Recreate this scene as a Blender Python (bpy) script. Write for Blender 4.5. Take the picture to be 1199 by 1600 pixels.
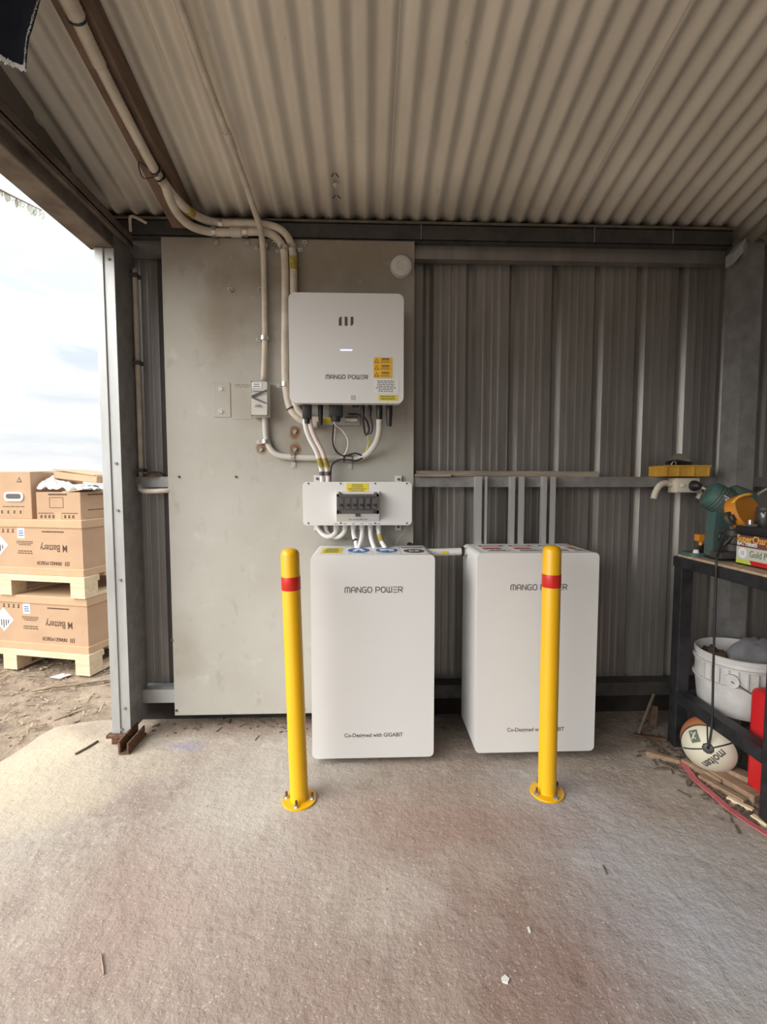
import bpy, bmesh, math, random
from mathutils import Vector, Matrix, noise
random.seed(7)
V = Vector
for o in list(bpy.data.objects):
    bpy.data.objects.remove(o)
S = bpy.context.scene
COL = S.collection

# ------------------------------------------------------------------ camera
CAM = V((0.0, -2.26, 1.15)); YAW = math.radians(2.0); PIT = math.radians(3.7); FPX = 740.0
cd = bpy.data.cameras.new('camera'); cam = bpy.data.objects.new('camera', cd); COL.objects.link(cam)
cd.sensor_fit = 'HORIZONTAL'; cd.sensor_width = 36.0; cd.lens = FPX / 1199.0 * 36.0
cd.clip_start = 0.02; cd.clip_end = 400
cam.location = CAM; cam.rotation_euler = (math.pi / 2 - PIT, 0, -YAW)
S.camera = cam

# ------------------------------------------------------------------ light: overcast sky, no direct sun
S.view_settings.view_transform = 'Standard'; S.view_settings.look = 'None'
S.view_settings.exposure = 0.22; S.view_settings.gamma = 1.0; S.view_settings.use_curve_mapping = False
W = bpy.data.worlds.new('overcast_sky'); S.world = W; W.use_nodes = True
nt = W.node_tree; nt.nodes.clear()
def wn(t, **k):
    n = nt.nodes.new(t)
    for a, b in k.items(): setattr(n, a, b)
    return n
tc = wn('ShaderNodeTexCoord'); mp = wn('ShaderNodeMapping'); mp.inputs['Scale'].default_value = (1.0, 1.0, 3.2)
mp.inputs['Location'].default_value = (0.35, 0.1, 0.25)
nz = wn('ShaderNodeTexNoise'); nz.inputs['Scale'].default_value = 2.6; nz.inputs['Detail'].default_value = 6; nz.inputs['Roughness'].default_value = .52
nz.inputs['Distortion'].default_value = .35
cr = wn('ShaderNodeValToRGB'); cr.color_ramp.elements[0].position = .38; cr.color_ramp.elements[1].position = .58
cr.color_ramp.elements[0].color = (.60, .66, .71, 1); cr.color_ramp.elements[1].color = (1.0, 1.0, 1.0, 1)
sx = wn('ShaderNodeSeparateXYZ'); mr = wn('ShaderNodeMapRange'); mr.inputs[1].default_value = 0.0; mr.inputs[2].default_value = 1.0
mr.inputs[3].default_value = 1.0; mr.inputs[4].default_value = 2.8
mx = wn('ShaderNodeMix', data_type='RGBA', blend_type='MULTIPLY'); mx.inputs[0].default_value = 1.0
bg = wn('ShaderNodeBackground'); bg.inputs['Strength'].default_value = .86; wo = wn('ShaderNodeOutputWorld')
nt.links.new(tc.outputs['Generated'], mp.inputs[0]); nt.links.new(mp.outputs[0], nz.inputs['Vector'])
nt.links.new(nz.outputs[0], cr.inputs[0]); nt.links.new(tc.outputs['Generated'], sx.inputs[0]); nt.links.new(sx.outputs[2], mr.inputs[0])
nt.links.new(cr.outputs[0], mx.inputs[6]); nt.links.new(mr.outputs[0], mx.inputs[7]); nt.links.new(mx.outputs[2], bg.inputs[0])
nt.links.new(bg.outputs[0], wo.inputs[0])

# the sun behind thin cloud: very soft, from the front left
sl = bpy.data.lights.new('veiled_sun', 'SUN'); sl.energy = 4.3; sl.angle = math.radians(60); sl.color = (1.0, .965, .90)
so = bpy.data.objects.new('veiled_sun', sl); COL.objects.link(so); so.location = (-6, -8, 7)
so.rotation_euler = V((.70, .50, -.52)).to_track_quat('-Z', 'Y').to_euler()

# ------------------------------------------------------------------ helpers
_fw = V((math.sin(YAW) * math.cos(PIT), math.cos(YAW) * math.cos(PIT), -math.sin(PIT)))
_rt = V((math.cos(YAW), -math.sin(YAW), 0)); _up = _rt.cross(_fw)
def at(x, y, Y):
    """world point seen at photo pixel (x, y) that stands at depth Y (distance from the back wall plane)"""
    d = _fw + _rt * ((x - 599.5) / FPX) - _up * ((y - 800.0) / FPX)
    return CAM + d * ((Y - CAM.y) / d.y)
def rp(x, y, off=0.0):
    """the same on the plane of the sloping roof, off metres below its underside"""
    d = _fw + _rt * ((x - 599.5) / FPX) - _up * ((y - 800.0) / FPX)
    t = (2.30 - off - .235 * (.09 + CAM.y) - CAM.z) / (d.z + .235 * d.y)
    return CAM + d * t
def zr(y): return 2.30 + .235 * (-.09 - y)

class B:
    """collects shapes into one bmesh"""
    def __init__(s): s.b = bmesh.new()
    def box(s, x0, x1, y0, y1, z0, z1, bev=0, seg=2, rot=None):
        m = bmesh.ops.create_cube(s.b, size=1.0); vs = m['verts']
        for v in vs:
            v.co = V((x0 + (v.co.x + .5) * (x1 - x0), y0 + (v.co.y + .5) * (y1 - y0), z0 + (v.co.z + .5) * (z1 - z0)))
        if bev:
            es = list({e for v in vs for e in v.link_edges})
            r = bmesh.ops.bevel(s.b, geom=es, offset=bev, segments=seg, affect='EDGES', profile=.5)
            vs = list({v for f in r['faces'] for v in f.verts} | {v for v in vs if v.is_valid})
        if rot is not None:
            c = V(((x0 + x1) / 2, (y0 + y1) / 2, (z0 + z1) / 2))
            for v in vs: v.co = c + rot @ (v.co - c)
        return s
    def cyl(s, p, q, r, r2=None, seg=16, caps=True):
        p, q = V(p), V(q); r2 = r if r2 is None else r2
        d = (q - p).normalized(); a = d.orthogonal().normalized(); c = d.cross(a)
        def ring(o, rr): return [s.b.verts.new(o + (a * math.cos(t) + c * math.sin(t)) * rr) for t in [2 * math.pi * i / seg for i in range(seg)]]
        A, C = ring(p, r), ring(q, r2)
        for i in range(seg):
            j = (i + 1) % seg; s.b.faces.new((A[i], A[j], C[j], C[i]))
        if caps:
            s.b.faces.new(A[::-1]); s.b.faces.new(C)
        return s
    def tube(s, pts, r, seg=10, step=None, smooth=True, rib=0.0, caps=True, rfun=None):
        pts = [V(p) for p in pts]
        if smooth and len(pts) > 2:
            P = [pts[0] * 2 - pts[1]] + pts + [pts[-1] * 2 - pts[-2]]; out = []
            for i in range(1, len(P) - 2):
                n = max(2, int((P[i + 1] - P[i]).length / (step or .012)))
                n = min(n, 220)
                for k in range(n):
                    t = k / n; a, b, c, d = P[i - 1], P[i], P[i + 1], P[i + 2]
                    out.append(.5 * ((2 * b) + (c - a) * t + (2 * a - 5 * b + 4 * c - d) * t * t + (3 * b - a - 3 * c + d) * t ** 3))
            pts = out + [pts[-1]]
        elif step:
            out = []
            for a, b in zip(pts, pts[1:]):
                n = max(1, int((b - a).length / step)); out += [a.lerp(b, k / n) for k in range(n)]
            pts = out + [pts[-1]]
        prev = None; a = None
        for i, p in enumerate(pts):
            d = (pts[min(i + 1, len(pts) - 1)] - pts[max(i - 1, 0)]).normalized()
            if a is None: a = d.orthogonal().normalized()
            a = (a - d * a.dot(d)).normalized(); c = d.cross(a)
            rr = (rfun(i / (len(pts) - 1)) if rfun else r) + (rib if i % 2 else 0)
            ring = [s.b.verts.new(p + (a * math.cos(t) + c * math.sin(t)) * rr) for t in [2 * math.pi * k / seg for k in range(seg)]]
            if prev:
                for k in range(seg):
                    j = (k + 1) % seg; s.b.faces.new((prev[k], prev[j], ring[j], ring[k]))
            elif caps: s.b.faces.new(ring[::-1])
            prev = ring
        if caps: s.b.faces.new(prev)
        return s
    def lathe(s, prof, c=(0, 0, 0), seg=24, axis=None):
        c = V(c); rows = []
        ax = V(axis).normalized() if axis else V((0, 0, 1)); a = ax.orthogonal().normalized(); d = ax.cross(a)
        for r, z in prof:
            if r < 1e-6: rows.append([s.b.verts.new(c + ax * z)])
            else: rows.append([s.b.verts.new(c + ax * z + (a * math.cos(t) + d * math.sin(t)) * r) for t in [2 * math.pi * i / seg for i in range(seg)]])
        for A, C in zip(rows, rows[1:]):
            for i in range(seg):
                j = (i + 1) % seg
                if len(A) == 1 and len(C) == 1: continue
                if len(A) == 1: s.b.faces.new((A[0], C[j], C[i]))
                elif len(C) == 1: s.b.faces.new((A[i], A[j], C[0]))
                else: s.b.faces.new((A[i], A[j], C[j], C[i]))
        return s
    def prism(s, poly, h, o=(0, 0, 0), u=(1, 0, 0), v=(0, 0, 1)):
        """polygon in the (u, v) plane at o, pushed out by h along u x v"""
        o, u, v = V(o), V(u), V(v); n = u.cross(v).normalized()
        A = [s.b.verts.new(o + u * a + v * b) for a, b in poly]; C = [s.b.verts.new(p.co + n * h) for p in A]
        k = len(poly)
        s.b.faces.new(A[::-1]); s.b.faces.new(C)
        for i in range(k):
            j = (i + 1) % k; s.b.faces.new((A[i], A[j], C[j], C[i]))
        return s
    def sheet(s, rows):
        """grid of points -> surface"""
        vs = [[s.b.verts.new(p) for p in r] for r in rows]
        for A, C in zip(vs, vs[1:]):
            for i in range(len(A) - 1): s.b.faces.new((A[i], A[i + 1], C[i + 1], C[i]))
        return s
    def thick(s, t):
        bmesh.ops.recalc_face_normals(s.b, faces=s.b.faces[:])
        g = s.b.faces[:]
        bmesh.ops.solidify(s.b, geom=g, thickness=t)
        return s
    def bevel(s, w, seg=2, ang=30):
        es = [e for e in s.b.edges if len(e.link_faces) == 2 and e.calc_face_angle(0) > math.radians(ang)]
        bmesh.ops.bevel(s.b, geom=es, offset=w, segments=seg, affect='EDGES', profile=.5)
        return s
    def xf(s, M):
        for v in s.b.verts: v.co = M @ v.co
        return s

ORG = {}
def tag(o, label=None, cat=None, group=None, kind=None):
    if label: o['label'] = label
    if cat: o['category'] = cat
    if group: o['group'] = group
    if kind: o['kind'] = kind
    return o
def obj(name, b, mat, parent=None, smooth=False, auto=None, label=None, kind=None):
    bm = b.b if isinstance(b, B) else b
    bmesh.ops.recalc_face_normals(bm, faces=bm.faces[:])
    lo = V((1e9,) * 3); hi = -lo
    for v in bm.verts:
        for i in range(3): lo[i] = min(lo[i], v.co[i]); hi[i] = max(hi[i], v.co[i])
    org = V(((lo.x + hi.x) / 2, (lo.y + hi.y) / 2, lo.z))
    for v in bm.verts: v.co -= org
    me = bpy.data.meshes.new(name); bm.to_mesh(me); bm.free()
    if mat: me.materials.append(mat)
    if smooth or auto:
        for p in me.polygons: p.use_smooth = True
        if auto: me.set_sharp_from_angle(angle=math.radians(auto))
    o = bpy.data.objects.new(name, me); COL.objects.link(o)
    if parent: o.parent = parent; o.location = org - ORG[parent.name]
    else: o.location = org
    ORG[o.name] = org
    if label: o['label'] = label
    if kind: o['kind'] = kind
    return o
def thing(name, loc, label=None, cat=None, group=None, kind=None):
    o = bpy.data.objects.new(name, None); COL.objects.link(o); o.location = loc; ORG[o.name] = V(loc); o.empty_display_size = .05
    return tag(o, label, cat, group, kind)
def inst(src, parent, at_, rot=None):
    """copy of a small part, sharing its mesh, standing at a world point"""
    o = src.copy(); COL.objects.link(o); o.parent = parent; ORG[o.name] = V(at_); o.location = V(at_) - ORG[parent.name]
    if rot is not None: o.rotation_euler = rot
    return o

def mat(name, col, rough=.5, metal=0.0, var=0.0, scale=6.0, col2=None, bump=0.0, bscale=60.0, stretch=(1, 1, 1), lo=.35, hi=.65, spec=.5, detail=6, coat=0, trans=0):
    m = bpy.data.materials.new(name); m.use_nodes = True; t = m.node_tree; p = t.nodes['Principled BSDF']
    p.inputs['Roughness'].default_value = rough; p.inputs['Metallic'].default_value = metal
    p.inputs['Specular IOR Level'].default_value = spec; p.inputs['Coat Weight'].default_value = coat
    p.inputs['Transmission Weight'].default_value = trans
    c = (*col, 1)
    p.inputs['Base Color'].default_value = c
    tcn = t.nodes.new('ShaderNodeTexCoord'); mpn = t.nodes.new('ShaderNodeMapping'); mpn.inputs['Scale'].default_value = stretch
    t.links.new(tcn.outputs['Object'], mpn.inputs[0])
    if col2 or var:
        c2 = (*(col2 or [max(0, x * (1 - var)) for x in col]), 1)
        n = t.nodes.new('ShaderNodeTexNoise'); n.inputs['Scale'].default_value = scale; n.inputs['Detail'].default_value = detail; n.inputs['Roughness'].default_value = .6
        t.links.new(mpn.outputs[0], n.inputs['Vector'])
        r = t.nodes.new('ShaderNodeValToRGB'); r.color_ramp.elements[0].position = lo; r.color_ramp.elements[1].position = hi
        r.color_ramp.elements[0].color = c2; r.color_ramp.elements[1].color = c
        t.links.new(n.outputs[0], r.inputs[0]); t.links.new(r.outputs[0], p.inputs['Base Color'])
    if bump:
        n2 = t.nodes.new('ShaderNodeTexNoise'); n2.inputs['Scale'].default_value = bscale; n2.inputs['Detail'].default_value = 4
        t.links.new(mpn.outputs[0], n2.inputs['Vector'])
        bn = t.nodes.new('ShaderNodeBump'); bn.inputs['Strength'].default_value = bump; bn.inputs['Distance'].default_value = .01
        t.links.new(n2.outputs[0], bn.inputs['Height']); t.links.new(bn.outputs[0], p.inputs['Normal'])
    return m
def layer(m, col, scale, lo, hi, stretch=(1, 1, 1), kind='noise', offset=(0, 0, 0), fac=1.0, detail=5):
    """one more patch of colour with a shape of its own, mixed over the base colour"""
    t = m.node_tree; p = t.nodes['Principled BSDF']; s = p.inputs['Base Color']
    tcn = t.nodes.new('ShaderNodeTexCoord'); mpn = t.nodes.new('ShaderNodeMapping'); mpn.inputs['Scale'].default_value = stretch; mpn.inputs['Location'].default_value = offset
    t.links.new(tcn.outputs['Object'], mpn.inputs[0])
    n = t.nodes.new('ShaderNodeTexNoise' if kind == 'noise' else 'ShaderNodeTexVoronoi'); n.inputs['Scale'].default_value = scale
    if kind == 'noise': n.inputs['Detail'].default_value = detail; n.inputs['Roughness'].default_value = .6
    t.links.new(mpn.outputs[0], n.inputs['Vector'])
    r = t.nodes.new('ShaderNodeMapRange'); r.inputs[1].default_value = lo; r.inputs[2].default_value = hi; r.inputs[4].default_value = fac
    t.links.new(n.outputs[0], r.inputs[0])
    k = t.nodes.new('ShaderNodeMix'); k.data_type = 'RGBA'; t.links.new(r.outputs[0], k.inputs[0])
    if s.is_linked: t.links.new(s.links[0].from_socket, k.inputs[6])
    else: k.inputs[6].default_value = s.default_value
    k.inputs[7].default_value = (*col, 1); t.links.new(k.outputs[2], s)
    return m
def blob(m, col, centre, size, fac, wob=.35, wscale=4.0, soft=.5):
    """a stain of its own shape: ellipse around a spot, broken up by noise"""
    t = m.node_tree; p = t.nodes['Principled BSDF']; s = p.inputs['Base Color']
    g = t.nodes.new('ShaderNodeNewGeometry'); a = t.nodes.new('ShaderNodeVectorMath'); a.operation = 'SUBTRACT'; a.inputs[1].default_value = centre
    t.links.new(g.outputs['Position'], a.inputs[0])
    d = t.nodes.new('ShaderNodeVectorMath'); d.operation = 'DIVIDE'; d.inputs[1].default_value = size; t.links.new(a.outputs[0], d.inputs[0])
    l = t.nodes.new('ShaderNodeVectorMath'); l.operation = 'LENGTH'; t.links.new(d.outputs[0], l.inputs[0])
    n = t.nodes.new('ShaderNodeTexNoise'); n.inputs['Scale'].default_value = wscale; n.inputs['Detail'].default_value = 5; t.links.new(g.outputs['Position'], n.inputs['Vector'])
    w = t.nodes.new('ShaderNodeMath'); w.operation = 'MULTIPLY_ADD'; w.inputs[1].default_value = wob * 4; t.links.new(n.outputs[0], w.inputs[0]); t.links.new(l.outputs['Value'], w.inputs[2])
    r = t.nodes.new('ShaderNodeMapRange'); r.inputs[1].default_value = 1 + wob * 2; r.inputs[2].default_value = 1 + wob * 2 - soft; r.inputs[4].default_value = fac
    t.links.new(w.outputs[0], r.inputs[0])
    k = t.nodes.new('ShaderNodeMix'); k.data_type = 'RGBA'; t.links.new(r.outputs[0], k.inputs[0])
    if s.is_linked: t.links.new(s.links[0].from_socket, k.inputs[6])
    else: k.inputs[6].default_value = s.default_value
    k.inputs[7].default_value = (*col, 1); t.links.new(k.outputs[2], s)

X3, Z3, F3 = V((1, 0, 0)), V((0, 0, 1)), V((0, -1, 0))
def text(parent, name, body, size, m, o, right=X3, up=Z3, ext=.0006, align='CENTER', sx=1.0, local=False, bold=0.0, warp=None):
    c = bpy.data.curves.new('t', 'FONT'); c.body = body; c.size = size; c.align_x = align; c.align_y = 'CENTER'; c.extrude = ext / 2; c.offset = bold; c.resolution_u = 3
    q = bpy.data.objects.new('t', c); COL.objects.link(q); bpy.context.view_layer.update()
    me = bpy.data.meshes.new_from_object(q.evaluated_get(bpy.context.evaluated_depsgraph_get()))
    bpy.data.objects.remove(q); bpy.data.curves.remove(c)
    bm = bmesh.new(); bm.from_mesh(me); bpy.data.meshes.remove(me)
    n = V(right).cross(V(up)).normalized(); o = V(o)
    for v in bm.verts:
        p = o + V(right) * v.co.x * sx + V(up) * v.co.y + n * v.co.z
        v.co = warp(p) if warp else p
    return obj(name, bm, m, parent)
def micro(parent, name, m, o, w, h, lines, right=X3, up=Z3, seed=1, fill=.8, th=.5, left=False):
    """print too small to read: rows of dashes, o = centre of the block"""
    r = random.Random(seed); b = B(); n = V(right).cross(V(up)).normalized()
    for i in range(lines):
        y = h / 2 - (i + .5) * h / lines; lw = w * (r.uniform(.6, 1) if lines > 1 else 1); x = -w / 2 if left else -lw / 2; e = x + lw
        while x < e:
            k = min(r.uniform(.06, .18) * w, e - x)
            t = h / lines * th / 2
            b.prism([(x, y - t), (x + k * fill, y - t), (x + k * fill, y + t), (x, y + t)], .0005, o, right, up); x += k
    return obj(name, b, m, parent)
def card(parent, name, m, o, w, h, right=X3, up=Z3, th=.001, label=None):
    return obj(name, B().prism([(-w / 2, -h / 2), (w / 2, -h / 2), (w / 2, h / 2), (-w / 2, h / 2)], th, o, right, up), m, parent, label=label)
# stroke lettering of the brand mark: grid 0..4 wide, 0..5 high
GLY = {'M': ([[(0, 0), (0, 4), (1, 5), (4, 5), (5, 4), (5, 0)], [(2.5, 5), (2.5, 0)]], 5), 'A': ([[(0, 0), (0, 3.6), (1.2, 5), (2.8, 5), (4, 3.6), (4, 0)], [(0, 2), (4, 2)]], 4),
       'N': ([[(0, 0), (0, 5), (4, 0), (4, 5)]], 4), 'G': ([[(4, 5), (1.2, 5), (0, 3.8), (0, 1.2), (1.2, 0), (4, 0), (4, 2.4), (2.2, 2.4)]], 4),
       'O': ([[(1.2, 0), (3, 0), (4.2, 1.2), (4.2, 3.8), (3, 5), (1.2, 5), (0, 3.8), (0, 1.2), (1.2, 0)]], 4.2), 'P': ([[(0, 0), (0, 5), (3, 5), (4, 4), (4, 3), (3, 2), (0, 2)]], 4),
       'W': ([[(0, 5), (0, 1), (1, 0), (4, 0), (5, 1), (5, 5)], [(2.5, 0), (2.5, 5)]], 5), 'E': ([[(.2, 0), (4, 0)], [(.2, 2.5), (4, 2.5)], [(.2, 5), (4, 5)]], 4),
       'R': ([[(0, 0), (0, 5), (3, 5), (4, 4), (4, 3.2), (3, 2.2), (0, 2.2)], [(2, 2.2), (4, 0)]], 4)}
def strokes(parent, name, body, m, o, w, h, right=X3, up=Z3, lw=.75, th=.0008):
    b = B(); x = 0; segs = []
    for ch in body:
        if ch == ' ': x += 2.6; continue
        g, gw = GLY[ch]
        for line in g:
            for p, q in zip(line, line[1:]): segs.append(((p[0] + x, p[1]), (q[0] + x, q[1])))
        x += gw + 1.6
    tot = x - 1.6; kx = w / tot; ky = h / 5
    for p, q in segs:
        P = V((p[0] * kx - w / 2, p[1] * ky - h / 2)); Q = V((q[0] * kx - w / 2, q[1] * ky - h / 2)); d = (Q - P)
        if d.length < 1e-9: continue
        d.normalize(); n = V((-d.y, d.x)) * lw * ky / 2; P = P - d * lw * ky / 2; Q = Q + d * lw * ky / 2
        b.prism([tuple(P - n), tuple(Q - n), tuple(Q + n), tuple(P + n)], th, o, right, up)
    return obj(name, b, m, parent)
def emblem(parent, m, o, w, h, right=X3, up=Z3, th=.0008):
    b = B(); k = w / 3.1; a = h / 2
    b.prism([(-w / 2, -a), (-w / 2 + .60 * k, -a), (-w / 2 + .60 * k, a), (-w / 2 + .45 * k, a), (-w / 2 + .12 * k, a * .75), (-w / 2, a * .3)], th, o, right, up)
    b.prism([(-.30 * k, -a), (.30 * k, -a), (.30 * k, a), (-.30 * k, a)], th, o, right, up)
    b.prism([(w / 2 - .60 * k, -a), (w / 2 - .45 * k, -a), (w / 2 - .12 * k, -a * .75), (w / 2, -a * .3), (w / 2, a), (w / 2 - .60 * k, a)], th, o, right, up)
    return obj('logo', b, m, parent)
def rrect(w, h, r, seg=5):
    out = []
    for cx, cy, a0 in ((w / 2 - r, h / 2 - r, 0), (-w / 2 + r, h / 2 - r, 90), (-w / 2 + r, -h / 2 + r, 180), (w / 2 - r, -h / 2 + r, 270)):
        out += [(cx + r * math.cos(math.radians(a0 + 90 * i / seg)), cy + r * math.sin(math.radians(a0 + 90 * i / seg))) for i in range(seg + 1)]
    return out
def disc(r, rx=1.0, n=24): return [(r * rx * math.cos(2 * math.pi * i / n), r * math.sin(2 * math.pi * i / n)) for i in range(n)]

# ------------------------------------------------------------------ materials
M = {}
M['concrete'] = mat('concrete', (.395, .345, .295), .92, scale=2.2, col2=(.30, .245, .21), lo=.38, hi=.62, detail=10)
def relief(m, parts):
    """sum of noises as surface relief: (scale, weight, detail)"""
    t = m.node_tree; p = t.nodes['Principled BSDF']; tcn = t.nodes.new('ShaderNodeTexCoord'); acc = None
    for sc_, w_, de_ in parts:
        n = t.nodes.new('ShaderNodeTexNoise'); n.inputs['Scale'].default_value = sc_; n.inputs['Detail'].default_value = de_; n.inputs['Roughness'].default_value = .62; t.links.new(tcn.outputs['Object'], n.inputs['Vector'])
        k = t.nodes.new('ShaderNodeMath'); k.operation = 'MULTIPLY_ADD'; k.inputs[1].default_value = w_; k.inputs[2].default_value = 0
        t.links.new(n.outputs[0], k.inputs[0])
        if acc: t.links.new(acc, k.inputs[2])
        acc = k.outputs[0]
    bn = t.nodes.new('ShaderNodeBump'); bn.inputs['Strength'].default_value = 1.0; bn.inputs['Distance'].default_value = 1.0; t.links.new(acc, bn.inputs['Height']); t.links.new(bn.outputs[0], p.inputs['Normal'])
relief(M['concrete'], ((9, .010, 5), (34, .0052, 7), (170, .0014, 3)))
layer(M['concrete'], (.47, .415, .37), 22, .55, .70, fac=.7, detail=9)
layer(M['concrete'], (.24, .19, .165), 12, .57, .72, fac=.65, offset=(3, 1, 0), detail=9)
layer(M['concrete'], (.56, .51, .46), 110, .60, .70, fac=.8, offset=(1, 5, 0))
layer(M['concrete'], (.16, .13, .115), 75, .64, .74, fac=.8, offset=(8, 5, 0))
for col_, cx_, cy_, rx_, ry_, f_, ws_ in (
        ((.40, .41, .45), .80, -1.05, .52, .50, .85, 2.6), ((.38, .385, .41), .66, -.64, .30, .30, .7, 4), ((.47, .45, .42), -.36, -.70, .36, .62, .65, 3),
        ((.225, .13, .105), .34, -1.20, .50, .62, .75, 3), ((.30, .20, .165), .30, -.74, .75, .26, .7, 4), ((.34, .235, .20), -.60, -1.05, .70, .40, .55, 3),
        ((.32, .23, .195), -.15, -1.35, .5, .3, .5, 4), ((.56, .48, .35), -1.38, -.36, .55, .75, .85, 3), ((.50, .45, .405), .12, -1.02, .32, .22, .45, 5),
        ((.22, .16, .12), -.5, -.06, 1.1, .16, .85, 6), ((.17, .13, .105), .9, -.10, 1.3, .34, .85, 5), ((.25, .24, .36), -.80, -.24, .15, .05, .6, 9)):  # wall-foot bands: brown dirt, with the shade there put into the colour too
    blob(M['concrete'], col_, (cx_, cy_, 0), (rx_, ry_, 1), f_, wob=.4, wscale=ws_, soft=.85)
layer(M['concrete'], (.60, .55, .49), 130, .61, .68, fac=.7, offset=(4, 2, 0))
layer(M['concrete'], (.13, .10, .09), 60, .66, .73, fac=.75, offset=(2, 9, 0))
M['dirt'] = mat('dirt', (.36, .28, .205), .97, scale=9, col2=(.20, .155, .115), bump=1.0, bscale=45)
layer(M['dirt'], (.36, .29, .20), 40, .56, .72, fac=.7)
layer(M['dirt'], (.32, .25, .17), 2.0, .5, .65, fac=.6, offset=(2, 0, 0))
M['debris'] = mat('bark_and_straw', (.46, .36, .25), .95, scale=14, col2=(.24, .18, .13))
M['roof'] = mat('weathered_corrugated_iron', (.76, .71, .625), .55, metal=.05, scale=5, col2=(.62, .575, .50), stretch=(1, .25, 1), bump=.12, bscale=160)
layer(M['roof'], (.18, .14, .11), 34, .66, .78, stretch=(1, .3, 1), fac=.6)
layer(M['roof'], (.80, .76, .68), 16, .60, .72, stretch=(1, .12, 1), fac=.5, offset=(4, 0, 0))
M['clad'] = mat('dull_zinc_wall_sheet', (.32, .305, .29), .40, metal=.55, scale=6, col2=(.225, .21, .195), stretch=(1.5, 1, .22), bump=.06, bscale=90)
layer(M['clad'], (.38, .37, .36), 60, .62, .75, stretch=(1, 1, .05), fac=.5)
M['steel'] = mat('galvanised_steel', (.30, .30, .30), .48, metal=.35, scale=14, col2=(.21, .205, .20), bump=.05)
M['steel_lt'] = mat('light_galvanised_steel', (.50, .515, .52), .42, metal=.35, scale=10, col2=(.38, .385, .385), stretch=(1, 1, .2))
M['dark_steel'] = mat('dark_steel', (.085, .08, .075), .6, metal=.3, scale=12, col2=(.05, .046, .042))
M['old_steel'] = mat('dusty_brown_steel', (.20, .165, .14), .75, metal=.1, scale=9, col2=(.10, .075, .06))
M['black_steel'] = mat('black_painted_steel', (.03, .03, .033), .5, metal=.1, scale=18, col2=(.012, .012, .014), bump=.05)
M['rust'] = mat('rust', (.20, .10, .055), .85, metal=.1, scale=60, col2=(.06, .035, .025), bump=.4)
M['zinc'] = mat('bright_zinc', (.62, .60, .55), .32, metal=.8, scale=50, col2=(.35, .33, .30))
M['strut'] = mat('bright_galvanised_strut', (.60, .60, .59), .36, metal=.5, var=.15, scale=6, stretch=(1, 1, .15))
M['brown_beam'] = mat('brown_primer_rafter', (.21, .135, .095), .75, scale=7, col2=(.12, .08, .058), stretch=(4, .6, 4), bump=.15)
M['timber'] = mat('grey_weathered_timber', (.34, .29, .24), .85, scale=9, col2=(.18, .15, .125), stretch=(.4, 5, 5), bump=.4)
M['dark_timber'] = mat('dark_rough_timber', (.12, .07, .042), .9, scale=8, col2=(.055, .03, .018), stretch=(4, 1, 4), bump=.5)
M['gap_shade'] = mat('gap_shade_timber', (.035, .026, .02), .95, scale=10, col2=(.015, .012, .01))  # near black stands in for the shade in the gap below the wall
M['pine'] = mat('pale_pine', (.74, .60, .42), .75, scale=8, col2=(.60, .46, .30), stretch=(.6, 6, 6), bump=.15)
M['scrap'] = mat('scrap_wood', (.33, .22, .145), .85, scale=12, col2=(.22, .15, .10), stretch=(1, 5, 5), bump=.3)
M['cement'] = mat('fibre_cement_board', (.43, .42, .385), .78, scale=2.2, col2=(.365, .345, .305), lo=.3, hi=.7, bump=.06, bscale=120, detail=8)
for px, py, sx_, sz_, f_ in ((560, 400, .55, .30, .75), (400, 430, .38, .36, .7), (350, 520, .20, .30, .45), (470, 690, .22, .14, .7), (400, 640, .14, .12, .5), (300, 370, .25, .16, .6), (290, 1010, .10, .16, .4)):
    c = at(px, py, -.09); blob(M['cement'], (.25, .205, .155), (c.x, c.y, c.z), (sx_, .5, sz_), f_, wob=.45, wscale=5, soft=.9)
layer(M['cement'], (.20, .165, .125), 16, .58, .74, stretch=(1, 1, .55), fac=.3, detail=9)
layer(M['cement'], (.50, .49, .455), 9, .60, .72, offset=(5, 2, 1), fac=.5, detail=8)
for px, py in ((409, 700), (461, 676), (462, 702)):
    c = at(px, py, -.09); blob(M['cement'], (.20, .095, .035), (c.x, c.y, c.z), (.030, .2, .034), .95, wob=.2, wscale=30)
M['white'] = mat('white_powder_coat', (.70, .70, .70), .38, var=.03, scale=2)
M['white_pl'] = mat('white_plastic', (.66, .65, .63), .45, var=.06, scale=9)
M['grey_pl'] = mat('pale_grey_plastic', (.56, .54, .50), .5, var=.12, scale=12)
M['conduit'] = mat('dusty_grey_conduit', (.66, .60, .51), .55, scale=14, col2=(.52, .46, .39), bump=.05)
M['cable'] = mat('white_cable_sleeve', (.76, .74, .74), .45, var=.06, scale=20)
M['pink_cable'] = mat('pinkish_white_sleeve', (.78, .68, .66), .45, var=.08, scale=20)
M['black'] = mat('black_plastic', (.018, .018, .02), .42)
M['smoke'] = mat('smoked_clear_cover', (.055, .058, .062), .18, coat=.4)
M['ink'] = mat('dark_grey_print', (.085, .078, .075), .6)
M['ink_brown'] = mat('brown_carton_print', (.10, .055, .03), .8)
M['led'] = mat('status_light_glow', (.7, .75, 1.0), .4)
_p = M['led'].node_tree.nodes['Principled BSDF']; _p.inputs['Emission Color'].default_value = (.62, .66, 1, 1); _p.inputs['Emission Strength'].default_value = .75
M['sticker_o'] = mat('orange_warning_sticker', (.80, .46, .035), .5, var=.05)
M['sticker_y'] = mat('yellow_label', (.74, .60, .03), .5, var=.08, scale=30)
M['tag'] = mat('olive_yellow_tag', (.46, .38, .07), .6, scale=60, col2=(.28, .22, .05))
M['sticker_w'] = mat('white_label', (.74, .75, .76), .5, var=.03)
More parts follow.
